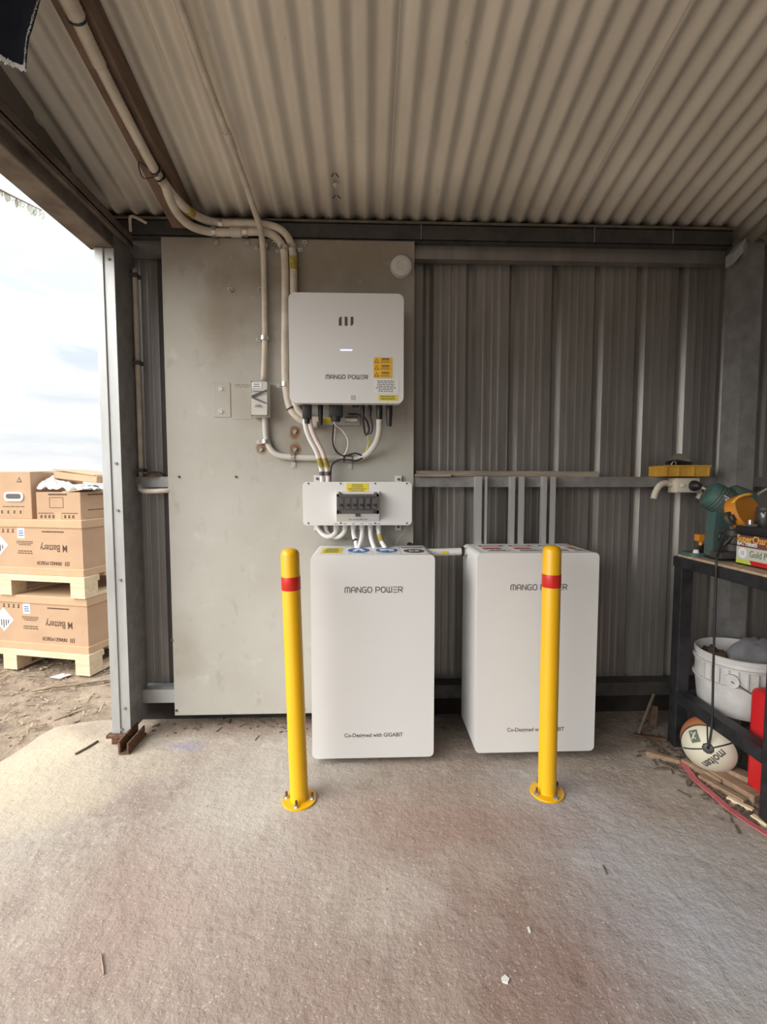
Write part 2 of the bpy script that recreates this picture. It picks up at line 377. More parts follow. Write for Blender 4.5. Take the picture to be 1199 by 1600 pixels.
M['blue'] = mat('blue_print', (.03, .13, .38), .5); M['red_ink'] = mat('red_print', (.36, .03, .035), .5); M['maroon'] = mat('maroon_print', (.16, .06, .06), .5)
M['yellow'] = mat('yellow_powder_coat', (.76, .42, .004), .36, var=.05, scale=5, coat=.2)
M['red_band'] = mat('red_reflective_band', (.58, .018, .012), .35, var=.15, scale=20)
M['card'] = mat('corrugated_cardboard', (.50, .335, .215), .85, scale=4, col2=(.445, .29, .18), bump=.04, bscale=30)
M['card_lt'] = mat('pale_cardboard_band', (.56, .39, .245), .85, scale=4, col2=(.49, .33, .20))
M['wrap'] = mat('clear_plastic_wrap', (.86, .86, .86), .18, spec=.7, trans=.45)
M['denim'] = mat('dark_navy_denim', (.014, .020, .042), .95, scale=300, col2=(.008, .011, .024), bump=.3, bscale=700)
M['fray'] = mat('frayed_white_thread', (.86, .90, .94), .9)
M['leaf'] = mat('pale_leaf', (.42, .44, .38), .7, var=.3, scale=12)
M['bark'] = mat('bark', (.16, .12, .09), .9, var=.3, scale=30)
M['teal'] = mat('teal_casting', (.04, .125, .115), .55, scale=14, col2=(.075, .085, .078), var=.2)
M['orange'] = mat('orange_guard', (.58, .22, .02), .45, var=.15, scale=14)
M['tray'] = mat('yellow_plastic_tray', (.62, .36, .05), .5, scale=12, col2=(.46, .24, .03))
M['cream'] = mat('cream_plastic', (.62, .57, .47), .5, var=.06)
M['chip'] = mat('chipboard_top', (.50, .38, .26), .85, scale=40, col2=(.34, .24, .16), bump=.15)
M['bucket'] = mat('dirty_white_bucket', (.60, .60, .60), .5, scale=9, col2=(.44, .43, .42))
M['cloth'] = mat('grey_plastic_rag', (.21, .21, .225), .7, scale=10, col2=(.14, .14, .15))
M['red_can'] = mat('red_plastic_can', (.60, .018, .022), .38, var=.12, scale=7)
M['pink'] = mat('faded_pink_strap', (.60, .16, .18), .8, scale=18, col2=(.46, .11, .12), bump=.3, bscale=200)
M['label_green'] = mat('pale_green_label', (.50, .53, .45), .45); M['gold'] = mat('gold_print', (.75, .42, .06), .5); M['lime'] = mat('lime_label', (.50, .58, .06), .5)
M['glass_dk'] = mat('dark_glass', (.05, .05, .05), .1, spec=.6)
M['paper'] = mat('white_paper', (.70, .69, .66), .8)

# ------------------------------------------------------------------ setting: slab, ground, walls, roof
edge = [(-1.10, .06), (-1.22, .0), (-1.36, -.012), (-1.457, -.05), (-1.485, -.13), (-1.49, -.21), (-1.51, -.33), (-1.53, -.6), (-1.50, -1.1), (-1.56, -1.8), (-1.54, -3.0), (-1.58, -5.0), (3.2, -5.0), (3.2, .06)]
pts = []
for (x0, y0), (x1, y1) in zip(edge[:12], edge[1:12]):
    n = max(1, int(math.hypot(x1 - x0, y1 - y0) / .05))
    for k in range(n):
        t = k / n; a, b = x0 + (x1 - x0) * t, y0 + (y1 - y0) * t
        j = .012 * noise.noise(V((a * 9, b * 9, 0))); pts.append((a + j, b + j))
pts += edge[11:]
fl = B(); fl.prism(pts[::-1], .12, (0, 0, -.12), (1, 0, 0), (0, 1, 0))
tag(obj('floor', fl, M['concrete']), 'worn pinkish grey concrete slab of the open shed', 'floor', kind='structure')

g = B(); xs = [-60, -30, -15, -8, -5] + [-4 + .045 * i for i in range(64)] + [-1.1, 0, 3, 8, 20, 60]; ys = [-60, -20, -8, -3, -1.5] + [-.9 + .045 * i for i in range(60)] + [2.2, 4, 8, 20, 60]
rows = []
for y in ys:
    r = []
    for x in xs:
        near = -4.1 < x < -1.15 and -1 < y < 1.9
        h = -.016 + (.012 * noise.noise(V((x * 7, y * 7, 1))) + .006 * noise.noise(V((x * 22, y * 22, 5)))) * (1 if near else 0)
        r.append((x, y, h))
    rows.append(r)
g.sheet(rows)
tag(obj('ground', g, M['dirt'], smooth=True), 'bare brown dirt yard outside the slab', 'ground', kind='structure')

# loose bark and straw on the dirt
d = B()
for i in range(1500):
    x = random.uniform(-3.0, -1.2); y = random.uniform(-.5, 1.4)
    if (x > -1.53 and y < .0) or (x > -1.15): continue
    a = random.uniform(0, math.pi); l = random.choice((.004, .006, .008, .012, .018, .032)); w = random.uniform(.002, .005); hh = random.uniform(.002, .006)
    z = -.012 + random.uniform(0, .006)
    d.box(x - l, x + l, y - w, y + w, z, z + hh, rot=Matrix.Rotation(a, 3, 'Z') @ Matrix.Rotation(random.uniform(-.2, .2), 3, 'Y'))
tag(obj('bark_litter', d, M['debris']), 'scattered bark chips and straw on the dirt outside', 'litter', kind='stuff')

# back wall: ribbed sheets, three pans each
wall = thing('wall_back', (.8, .02, .05), 'ribbed dull zinc sheet wall at the back of the shed', 'wall', kind='structure')
PITCH = .2027; RIB0 = .288
def pan(x):      # profile across one pitch that starts at a rib centre
    return [(x - .026, 0), (x - .009, .022), (x + .009, .022), (x + .026, 0), (x + .054, 0), (x + .060, -.0012), (x + .070, -.0012), (x + .076, 0),
            (x + .095, 0), (x + .100, -.0010), (x + .106, -.0010), (x + .111, 0), (x + .127, 0), (x + .133, -.0012), (x + .143, -.0012), (x + .149, 0)]
k = -7
while RIB0 + k * PITCH < 3.1:
    prof = []
    for i in range(3): prof += pan(RIB0 + (k + i) * PITCH)
    prof += pan(RIB0 + (k + 3) * PITCH)[:4]
    prof = [(x, y + (.0012 if (k // 3) % 2 else 0)) for x, y in prof if x > -1.155]
    b = B(); b.sheet([[(x, y, z) for x, y in prof] for z in (.13, 2.36)]); b.thick(.0008)
    obj('wall_sheet', b, M['clad'], wall); k += 3
# unseen right wall added to hold back light, and the cladding above the left beam
b = B(); prof = []
for i in range(23): prof += [(-y, x) for x, y in pan(-4.55 + i * PITCH)]
b.sheet([[(2.62 - x, y, z) for x, y in prof] for z in (0.02, 3.45)]); b.thick(.0008)
tag(obj('added_wall_right', b, M['clad']), 'unseen ribbed sheet wall added at the right end of the shed to block light', 'wall', kind='structure')
b = B(); prof = []
for i in range(23): prof += [(y, x) for x, y in pan(-4.55 + i * PITCH)]
b.sheet([[(-1.135 - x * .3, y, 2.245) for x, y in prof], [(-1.135 - x * .3, y, zr(y) + .004) for x, y in prof]]); b.thick(.0008)
tag(obj('wall_left', b, M['clad']), 'strip of sheet cladding above the left beam under the roof', 'wall', kind='structure')

b = B(); prof = []  # wall added out of view, blocks light from the front right
for i in range(14): prof += pan(-.15 + i * PITCH)
prof = [p for p in prof if p[0] < 2.6]
b.sheet([[(x, -4.62 - y, z) for x, y in prof] for z in (0.02, 3.38)]); b.thick(.0008)
tag(obj('added_wall_front', b, M['clad']), 'unseen ribbed sheet wall added behind the viewer to block light from the front right', 'wall', kind='structure')

# roof: corrugated sheets of ten waves
roof = thing('ceiling', (.6, -1.3, 2.45), 'sloping corrugated iron roof seen from below', 'ceiling', kind='structure')
CP = .0762
def wave(q): return math.sin(2 * math.pi * q)
for sidx in range(6):
    x0 = -1.43 + sidx * 10 * CP; n = 10 * 12 + 8; A = []; i0 = 41 if sidx == 0 else 0
    for y in (.03, -.35, -.8, -1.3, -2.0, -3.2, -4.6):
        A.append([(x0 + CP * i / 12, y, zr(y) + .0115 + .0115 * wave(i / 12) + .0016 * (sidx % 2)) for i in range(i0, n + 1)])
    b = B(); b.sheet(A); b.thick(.0008)
    obj('roof_sheet', b, M['roof'], roof, smooth=True)
# ridge of dirt lines: one screw with a scraped mark near the wall
c = rp(525, 290, .001); sc = obj('roof_screw', B().lathe([(0, -.006), (.006, -.006), (.007, -.002), (.012, 0), (.012, .004)], c, 12), M['grey_pl'], roof)
for k, (qx, qy) in enumerate(((520, 274), (527, 274), (522, 308), (530, 308))):
    q = rp(qx, qy, .0015); obj('dark_scrape', B().box(q.x - .002, q.x + .002, q.y - .012, q.y + .012, q.z - .0005, q.z + .002, rot=Matrix.Rotation((-1) ** k * .45, 3, 'Z')), M['ink'], roof)
# brown rafter under the sheets
b = B(); sec = [(-.825, -.735)]
b.sheet([[(x, y, zr(y) - z) for x, z in ((-.825, 0), (-.825, .085), (-.735, .085), (-.735, 0), (-.825, 0))] for y in (-.14, -4.5)])
tag(obj('rafter', b, M['brown_beam']), 'brown rafter running up under the corrugated roof beside the conduit', 'beam')
b = B(); b.sheet([[(x, y, zr(y) - z) for x, z in ((1.715, 0), (1.715, .125), (1.85, .125), (1.85, 0), (1.715, 0))] for y in (-.215, -4.5)])
tag(obj('rafter', b, M['dark_timber']), 'dark rough timber rafter above the right steel post', 'beam')

# top wall beam: dark C section with a lip and a grey flange below
t = thing('wall_beam', (.3, -.05, 2.2), 'dark steel beam along the top of the back wall under the roof', 'beam')
b = B(); b.box(-1.15, 1.66, -.095, -.088, 2.215, 2.285); b.box(-1.15, 1.66, -.095, -.01, 2.28, 2.287); b.box(-1.15, 1.66, -.095, -.01, 2.213, 2.219)
obj('web', b, M['dark_steel'], t)
b = B(); b.box(-1.15, 1.66, -.104, -.094, 2.284, 2.292); obj('lip', b, M['old_steel'], t)
b = B(); b.box(-1.15, 1.66, -.055, -.012, 2.155, 2.213); obj('lower_flange', b, M['clad'], t)
for x in (.24, 1.02, 1.38):
    obj('joint_tab', B().box(x, x + .004, -.0985, -.09, 2.22, 2.285), M['steel'], t)
# mid-height girt and the bottom rail
def channel(name, x0, x1, z0, z1, lab, m, y=-.08):
    t = thing(name, ((x0 + x1) / 2, -.04, z0), lab, 'beam')
    obj('web', B().box(x0, x1, y, y + .004, z0, z1), m, t)
    obj('top_flange', B().box(x0, x1, y + .004, -.004, z1 - .004, z1), m, t)
    obj('bottom_flange', B().box(x0, x1, y + .004, -.004, z0, z0 + .004), m, t)
    return t
channel('wall_girt', -1.05, 2.55, 1.124, 1.171, 'galvanised girt across the back wall at mid height', M['steel'])
channel('bottom_rail', -1.05, -.86, .12, .183, 'left end of the wall foot rail beside the left post, coloured lighter as its lit part', M['steel_lt'])  # a single rail in two tones: lit end lighter, shaded run darker
channel('bottom_rail', -.855, 2.55, .12, .183, 'rest of the wall foot rail, coloured darker as its shaded part', M['dark_steel'])
tag(obj('plinth', B().box(-1.12, 2.6, .002, .05, .0, .13), M['gap_shade']), 'timber plinth under the back wall sheets, blackened for the shade of the gap', 'plinth', kind='structure')  # shade of the recess is painted onto this strip

# left post: lipped C section, foot plate and bolts
t = thing('steel_post', (-1.085, -.12, 0), 'grey lipped steel post at the open left end of the shed', 'post')
b = B(); b.box(-1.120, -1.043, -.203, -.199, .045, 2.11); b.box(-1.120, -1.084, -.209, -.203, .045, 2.11, .002); obj('front_flange', b, M['steel_lt'], t)
b = B(); b.box(-1.047, -1.043, -.199, -.035, .045, 2.20); obj('web', b, M['steel'], t)
obj('back_flange', B().box(-1.120, -1.047, -.039, -.035, .045, 2.2), M['steel'], t)
b = B(); b.box(-1.14, -1.035, -.225, -.195, .03, .045, .003); b.box(-1.12, -1.05, -.215, -.20, 0, .03); fp = obj('foot_plate', b, M['rust'], t)
b = B(); b.box(-1.048, -1.040, -.30, -.14, .003, .062); b.box(-1.040, -1.004, -.30, -.14, 0.002, .010); b.box(-1.012, -1.006, -.30, -.15, .008, .05); obj('foot_angle', b, M['rust'], t)
bolt = obj('bolt', B().cyl((-1.08, -.209, .062), (-1.08, -.204, .062), .006, seg=6), M['steel'], t)
for z in (2.06, 1.22, 1.02, .72, .15): inst(bolt, t, (-1.064, -.2065, z))
# right post
t = thing('steel_post', (1.66, -.13, 0), 'dull grey square steel post behind the work bench', 'post')
b = B(); b.box(1.645, 1.724, -.20, -.196, 0, 2.18); b.box(1.645, 1.649, -.196, -.09, 0, 2.18); b.box(1.72, 1.724, -.196, -.09, 0, 2.18); obj('shaft', b, M['steel'], t)
b = B(); b.prism([(0, 0), (.05, .06), (.05, .11), (0, .05)], .05, (1.605, -.13, 2.10)); obj('cleat', b, M['steel_lt'], t)
# left eave beam with angle flange
t = thing('eave_beam', (-1.1, -1.4, 2.11), 'rusty dusty beam over the open left side of the shed', 'beam')
obj('body', B().box(-1.15, -1.045, -4.5, -.175, 2.112, 2.25, .006), M['old_steel'], t)
b = B(); b.box(-1.045, -1.010, -4.5, -.105, 2.168, 2.174); b.box(-1.014, -1.010, -4.5, -.105, 2.150, 2.205); obj('angle_flange', b, M['old_steel'], t)
obj('end_cap', B().box(-1.135, -1.05, -.18, -.172, 2.07, 2.125), M['rust'], t)
b = B(); b.tube([(-1.02, -.10, 2.23), (-1.0, -.14, 2.27), (-.97, -.15, 2.26), (-.93, -.15, 2.24)], .006, 8)
tag(obj('conduit_stub', b, M['conduit']), 'short curled grey cable end sticking out at the left wall top', 'cable')

# ------------------------------------------------------------------ wall panel and what is left on it
t = thing('wall_panel', (-.34, -.09, .063), 'large stained grey fibre cement board mounted on the back wall', 'panel')
obj('board', B().box(-.896, .214, -.09, -.081, .063, 2.268, .0015), M['cement'], t)
def scr(px, py, r=.006, m='rust', y=-.09):
    c = at(px, py, y); return obj('screw', B().cyl(c, c + V((0, -.005, 0)), r, r * .8, 10), M[m], t)
for px, py in ((257, 360), (640, 366), (280, 745), (369, 745), (269, 1000), (276, 1110), (475, 1108)): scr(px, py)
for px, py, m in ((361, 454, 'rust'), (461, 674, 'rust'), (408, 702, 'rust'), (461, 702, 'rust'), (429, 383, 'zinc'), (437, 387, 'zinc'), (477, 381, 'rust'), (407, 454, 'zinc'), (486, 675, 'zinc')):
    c = at(px, py, -.09); b = B(); b.box(c.x - .006, c.x + .006, -.093, -.09, c.z - .011, c.z + .005, .001); b.tube([c + V((-.008, -.004, -.004)), c + V((-.006, -.010, .008)), c + V((.006, -.010, .008)), c + V((.008, -.004, -.004))], .0022, 6)
    b.cyl(c + V((0, -.004, -.004)), c + V((0, -.010, -.004)), .004, seg=6)
    obj('old_saddle', b, M['zinc'], t)
c0, c1 = at(333, 598, -.09), at(361, 652, -.09)
pl = obj('blanking_plate', B().box(c0.x, c1.x, -.0925, -.09, c1.z, c0.z, .001), M['cement'], t)
for py in (608, 643):
    c = at(346, py, -.0925); obj('plate_screw', B().lathe([(0, .003), (.006, .003), (.009, 0), (.013, 0), (.013, .001), (.0095, .002)], c, 14, (0, -1, 0)), M['grey_pl'], pl)
c0, c1 = at(364, 598, -.09), at(394, 655, -.09)
obj('old_mount_outline', B().box(c0.x, c1.x, -.0915, -.09, c1.z, c0.z), M['cement'], t)
micro(t, 'old_marks', M['old_steel'], at(380, 603, -.0915), .075, .018, 2, seed=77, fill=.6, th=.35)
c = at(627, 418, -.09)
t2 = thing('ceiling_disc', c, 'round white disc on the top right corner of the grey board', 'detector')
obj('base', B().lathe([(0, 0), (.048, 0), (.048, .008), (0, .008)], c, 28, (0, -1, 0)), M['white_pl'], t2, auto=40)
obj('cover', B().lathe([(.046, .008), (.045, .020), (.036, .026), (.02, .026), (.018, .023), (0, .023)], c, 28, (0, -1, 0)), M['white_pl'], t2, auto=40)

# ------------------------------------------------------------------ inverter
t = thing('inverter', (-.083, -.18, 1.47), 'white square wall inverter with orange warning stickers, hung on the grey board', 'inverter')
yF = -.27; x0, x1, z0, z1 = -.318, .153, 1.473, 1.917; cx, cz = (x0 + x1) / 2, (z0 + z1) / 2
obj('back_box', B().box(x0 + .032, x1 - .02, -.225, -.10, z0 + .025, z1 - .02, .008), M['grey_pl'], t, auto=40)
obj('mount_rail', B().box(x0 + .06, x1 - .06, -.10, -.091, z1 - .16, z1 - .08), M['zinc'], t)
b = B(); b.prism(rrect(x1 - x0, z1 - z0, .026, 6), .045, (cx, yF + .045, cz)); b.bevel(.006, 3, 50); obj('front_cover', b, M['white'], t, auto=40)
def on(px, py, y): return at(px, py, y)
P_ = yF
emblem(t, M['ink'], on(541, 502, P_), .060, .036)
strokes(t, 'lettering', 'MANGO POWER', M['ink'], on(542, 589, P_), .172, .0155, lw=.8)
c = on(541.5, 547, P_); obj('status_light', B().prism(rrect(.050, .0065, .003), .001, c), M['led'], t)
def warn(parent, px0, py0, px1, py1, y, m, seed, tri=0, head=True, rows=6):
    a, bb = at(px0, py0, y), at(px1, py1, y); o = (a + bb) / 2; w, h = abs(bb.x - a.x), abs(a.z - bb.z)
    st = card(parent, 'sticker', M[m], o, w, h)
    oo = o + V((0, -.001, 0))
    if tri:
        for i in range(tri):
            zc = h / 2 - (i + .5) * h / tri; k = min(w * .13, h / tri * .36)
            b = B()
            for s_, th in ((1.0, .0004),):
                b.prism([(-k, -k * .8), (k, -k * .8), (0, k)], .0004, oo + V((-w * .34, 0, zc)))
            tr = obj('warning_triangle', b, M['ink'], st)
            b = B().prism([(-k * .6, -k * .58), (k * .6, -k * .58), (0, k * .6)], .0004, oo + V((-w * .34, -.0004, zc))); obj('triangle_centre', b, M[m], st)
            micro(st, 'print', M['ink'], oo + V((w * .14, 0, zc + h / tri * .28)), w * .42, h / tri * .2, 1, seed=seed + i, fill=.95, th=.9)
            micro(st, 'print', M['ink'], oo + V((w * .14, 0, zc - h / tri * .1)), w * .62, h / tri * .42, 2, seed=seed + 9 + i, fill=.7, th=.45)
    else: micro(st, 'print', M['ink'], oo, w * .84, h * .84, rows, seed=seed, fill=.75, th=.42)
    return st
warn(t, 584, 558.5, 613, 591, P_, 'sticker_o', 3, tri=3)
warn(t, 584, 592, 623, 615, P_, 'sticker_w', 5, rows=7)
warn(t, 591.5, 617, 621.5, 626, P_, 'sticker_y', 6, rows=2)
warn(t, 545, 616.5, 560, 626, P_, 'sticker_w', 8, rows=3)
# sockets and glands on the underside
def gland(px, py0, py1, w, y=-.20, name='cable_gland', m='black', sq=False):
    a, e = at(px, py0, y), at(px, py1, y); e.x = a.x; r = w / 740 * 2.06 / 2
    b = B()
    if sq:
        b.box(a.x - r, a.x + r, y - .022, y + .022, e.z + (a.z - e.z) * .25, z0 + .03, .004); b.cyl((a.x, y, e.z), (a.x, y, e.z + (a.z - e.z) * .3), r * .62, r * .8, 14)
    else:
        h = a.z - e.z; b.cyl((a.x, y, e.z + h * .45), (a.x, y, z0 + .03), r, seg=14); b.cyl((a.x, y, e.z), (a.x, y, e.z + h * .47), r * .72, r * .95, 14)
    return obj(name, b, M[m], t, auto=40)
gland(480, 630, 662, 13, -.21, 'double_socket', sq=True); gland(501, 630, 664, 8, -.19, 'antenna_stick'); gland(525, 630, 659, 21, -.20, 'square_socket', sq=True)
gland(556, 630, 636, 14, -.18, 'switch_base'); gland(567, 630, 651, 6.5); gland(578, 630, 651, 6.5); gland(593, 630, 664, 10); gland(608.5, 630, 666, 10)
c = at(549, 656, -.10); b = B(); b.cyl((c.x - .028, -.115, c.z), (c.x + .028, -.115, c.z), .014, seg=14); tag(obj('metal_coupling', b, M['zinc'], t))
c = at(511, 657, -.10); card(t, 'rating_label', M['sticker_y'], at(511, 657, -.105), .034, .028); obj('lower_bracket', B().box(at(495, 0, -.1).x, at(560, 0, -.1).x, -.104, -.092, at(0, 662, -.1).z, at(0, 646, -.1).z), M['steel_lt'], t)

# ------------------------------------------------------------------ conduits and cables
def run(name, pts, r, m, label, cat='conduit', seg=12, rib=0, step=.012, **k):
    return tag(obj(name, B().tube(pts, r, seg, step, rib=rib, **k), M[m], smooth=True), label, cat)
def ring(parent, name, p, d, r, l, m, seg=14):
    d = V(d).normalized(); p = V(p); return obj(name, B().cyl(p - d * l / 2, p + d * l / 2, r, seg=seg), M[m], parent, auto=40)
yc = -.118
A = [rp(98, -14, .115), rp(105, 0, .115), rp(121, 30, .112), rp(154, 98, .11)]
A2 = [rp(121, 30, .111), rp(154, 98, .11), rp(196, 180, .11), rp(240, 262, .11), rp(262, 294, .112), rp(280, 316, .112), at(297, 331, -.235), at(313, 340, -.17), at(332, 347, yc), at(350, 349, yc), at(385, 350, yc), at(418, 352, yc), at(440, 360, yc), at(453, 376, yc), at(458, 398, yc), at(459, 440, yc), at(460, 500, yc), at(459, 600, yc), at(461, 630, yc), at(470, 646, yc), at(486, 655, yc), at(500, 657, yc)]
cA = run('flexible_conduit', A2, .0160, 'conduit', 'grey corrugated conduit along the brown rafter, upper of two bends at the board top', step=.006, rib=.0014)
b = B().tube([rp(92, -30, .115), rp(107, 0, .115), rp(121, 28, .112)], .022, 12, .006, rib=.002); obj('outer_sleeve', b, M['conduit'], cA, smooth=True)
dA = (rp(150, 98, .11) - rp(121, 28, .112))
b = B().tube([rp(119, 24, .112), rp(136, 61, .111), rp(156, 102, .11)], .0185, 12, .006, rib=.0014); obj('sleeve_end', b, M['conduit'], cA, smooth=True)
ring(cA, 'cable_tie', rp(120, 27, .112), dA, .0255, .006, 'black')
c = rp(243, 266, .11); dd = rp(262, 292, .115) - rp(240, 262, .11); ring(cA, 'wire_tie', c, dd, .0215, .005, 'black'); ring(cA, 'wire_tie', c + dd * .35, dd, .0215, .004, 'black')
obj('tie_tail', B().tube([c + V((-.02, -.01, 0)), c + V((-.05, -.02, .015)), c + V((-.035, -.02, -.04)), c + V((.02, -.02, -.03))], .002, 6), M['black'], cA)
ring(cA, 'yellow_marker', at(297, 331, -.235), at(304, 335.5, -.20) - at(290, 325.5, -.27), .0182, .05, 'tag'); ring(cA, 'yellow_marker', at(458.5, 412, yc), (0, 0, 1), .0182, .055, 'tag')
Bp = [rp(258, 288, .150), rp(265, 310, .135), rp(278, 334, .125), at(297, 352, -.20), at(318, 360, -.14), at(338, 363, yc), at(370, 363, yc), at(405, 362, yc), at(425, 367, yc), at(439, 380, yc), at(445, 402, yc), at(446, 470, yc), at(445.5, 560, yc), at(447, 605, yc), at(453, 636, yc), at(466, 653, yc), at(482, 661, yc), at(497, 663, yc)]
cB = run('flexible_conduit', Bp, .0160, 'conduit', 'grey corrugated conduit, lower of two bends at the board top, passing left of the inverter', step=.006, rib=.0012)
ring(cB, 'smooth_coupling', at(369, 363, yc), (1, 0, 0), .0205, .045, 'grey_pl')
def saddle(parent, px, py, vert, s=1, m='zinc', y=yc, side=1):
    c = at(px, py, y); b = B(); R = .0205
    if vert:
        b.cyl(c + V((0, 0, -.009)), c + V((0, 0, .009)), R, seg=14); b.box(min(c.x + side * .018, c.x + side * .042), max(c.x + side * .018, c.x + side * .042), -.094, -.09, c.z - .009, c.z + .009); b.cyl((c.x + side * .032, -.094, c.z), (c.x + side * .032, -.099, c.z), .005, seg=6)
    else:
        b.cyl(c + V((-.009, 0, 0)), c + V((.009, 0, 0)), R, seg=14); b.box(c.x - .009, c.x + .009, -.094, -.09, c.z - .048, c.z - .018); b.cyl((c.x, -.094, c.z - .038), (c.x, -.099, c.z - .038), .005, seg=6)
    return obj('saddle_clip', b, M[m], parent, auto=40)
saddle(cB, 335, 362, False); saddle(cB, 384, 362, False); saddle(cA, 346, 349.5, False); saddle(cB, 446, 601, True, side=-1); saddle(cB, 444.5, 388, True, side=-1); saddle(cA, 457, 386, True, side=1)
ring(cB, 'cable_tie', at(455, 638, yc), at(461, 648, yc) - at(449, 625, yc), .020, .006, 'black')
Cp = [rp(268, -22, .045), rp(278, 0, .045), rp(315, 105, .045), rp(357, 215, .045), rp(385, 290, .045), at(396, 324, -.22), at(405, 350, -.160), at(409, 370, -.154), at(411.5, 398, -.125), at(413, 450, -.108), at(414, 530, -.108), at(412, 594, -.11)]
cC = run('thin_conduit', Cp, .0125, 'conduit', 'thin cream conduit down from the roof to the isolator switch', step=.02)
ring(cC, 'coupling', rp(359, 220, .045), rp(372, 255, .045) - rp(350, 196, .045), .0155, .07, 'conduit')
for py in (385, 529): saddle(cC, 412.5 if py < 400 else 414, py, True, y=-.108, side=-1)
Dp = [at(414, 648, -.11), at(415, 668, -.108), at(417, 688, -.106), at(426, 705, -.106), at(442, 713, -.106), at(480, 715.5, -.106), at(530, 716, -.106), at(556, 716.5, -.106), at(572, 711, -.12), at(586, 695, -.16), at(592.5, 676, -.19), at(593, 655, -.20)]
cD = run('thin_conduit', Dp, .0135, 'grey_pl', 'cream conduit looping from the isolator switch up to the inverter underside', step=.012)
saddle(cD, 458, 714, False, y=-.106); saddle(cD, 547, 716.5, False, y=-.106); saddle(cD, 415.5, 690, True, y=-.106, side=-1)
ring(cD, 'cable_tie', at(538, 716.3, -.106), (1, 0, 0), .0165, .006, 'black')
# small leads under the inverter
run('earth_lead', [at(523, 658, -.20), at(524, 664, -.19), at(535, 672, -.165), at(544, 688, -.15), at(542, 704, -.14), at(537, 711, -.13), at(528, 706, -.13), at(523, 692, -.14), at(524, 672, -.16), at(522, 659, -.20)], .0035, 'pink_cable', 'pale pink lead looped below the inverter sockets', 'cable', 8)
run('signal_lead', [at(523, 658, -.2), at(520.5, 675, -.17), at(521, 695, -.15), at(528, 708, -.135), at(540, 712, -.13), at(555, 708, -.13), at(566, 712, -.122)], .0035, 'black', 'black lead dropping from the square socket behind the pink loop', 'cable', 8)
run('signal_lead', [at(567, 650, -.2), at(569, 668, -.18), at(572, 680, -.17), at(577, 672, -.17), at(572, 655, -.15), at(560, 648, -.14), at(545, 647, -.135)], .0045, 'black', 'thick black lead from the first thin gland turning back to the metal coupling', 'cable', 8)
run('signal_lead', [at(578, 650, -.2), at(582, 664, -.19), at(581, 675, -.18), at(577, 678, -.175), at(574, 676, -.17)], .0035, 'black', 'short black lead hooked from the second thin gland', 'cable', 8)
run('earth_lead', [at(573, 678, -.17), at(576, 690, -.15), at(573, 703, -.135), at(570, 711, -.122)], .0025, 'sticker_y', 'thin yellow green wire above the right bend of the cream conduit', 'cable', 8)
run('signal_lead', [at(566, 716, -.128), at(556, 720, -.13), at(540, 718, -.13), at(528, 719, -.13), at(519, 726, -.13), at(517, 738, -.135), at(516.5, 756, -.145)], .0035, 'black', 'black lead running from the cream conduit down into the breaker box', 'cable', 8)
def sleeve(pts, r, m, lab, bands):
    o = run('cable_sleeve', pts, r, m, lab, 'cable', 12)
    for p, dr, l, mm in bands: ring(o, 'band', p, dr, r + .0012, l, mm)
    return o
s1 = [at(476.5, 655, -.205), at(478, 668, -.2), at(484, 685, -.19), at(494, 704, -.18), at(500, 722, -.165), at(503, 738, -.155), at(504, 757, -.15)]
sleeve(s1, .0105, 'cable', 'white sleeved cable from the double socket to the breaker box, left one', [(at(500.5, 723, -.165), s1[4] - s1[3], .045, 'tag'), (at(503.3, 740, -.155), (0, 0, 1), .018, 'ink')])
s2 = [at(484, 655, -.205), at(486, 668, -.2), at(493, 685, -.19), at(503, 704, -.18), at(509, 722, -.165), at(512, 738, -.155), at(513, 757, -.15)]
sleeve(s2, .0105, 'pink_cable', 'pinkish sleeved cable from the double socket to the breaker box, right one', [(at(509.5, 723, -.165), s2[4] - s2[3], .045, 'tag'), (at(512.3, 740, -.155), (0, 0, 1), .018, 'ink')])

# isolator switch
t = thing('isolator_switch', at(406, 652, -.10), 'cream weatherproof isolator switch with black diagonal lever on the grey board', 'switch')
a, e = at(392, 595, -.15), at(420, 651, -.15); cxi, czi = (a.x + e.x) / 2, (a.z + e.z) / 2
b = B(); b.box(a.x, e.x, -.135, -.091, e.z, a.z, .004); obj('back_box', b, M['grey_pl'], t, auto=40)
b = B(); b.prism([(0, 0), (-.03, 0), (-.022, .09), (0, .11)], e.x - a.x - .008, (a.x + .004, -.135, e.z + .006), (0, 1, 0), (0, 0, 1)); obj('hood', b, M['grey_pl'], t, auto=40)
b = B(); b.box(a.x + .004, e.x - .004, -.150, -.134, a.z - .044, a.z - .004, .002); obj('label_plate', b, M['grey_pl'], t)
warn(t, 393.5, 598, 409, 606, -.1505, 'sticker_w', 21, rows=2)
b = B(); b.prism([(a.x + .006, czi + .012), (e.x - .004, czi + .038), (e.x - .004, czi + .030), (a.x + .012, czi + .006), (e.x - .006, czi - .020), (e.x - .012, czi - .022), (a.x + .004, czi + .002)], .006, (0, -.160, 0)); obj('lever', b, M['ink'], t)
micro(t, 'print', M['ink'], at(404, 634, -.166), .036, .012, 2, seed=4)
for px, py in ((394, 597), (418, 597), (394, 649), (418, 649)):
    c = at(px, py, -.137); obj('screw', B().cyl(c, c + V((0, -.003, 0)), .004, seg=8), M['ink'], t)

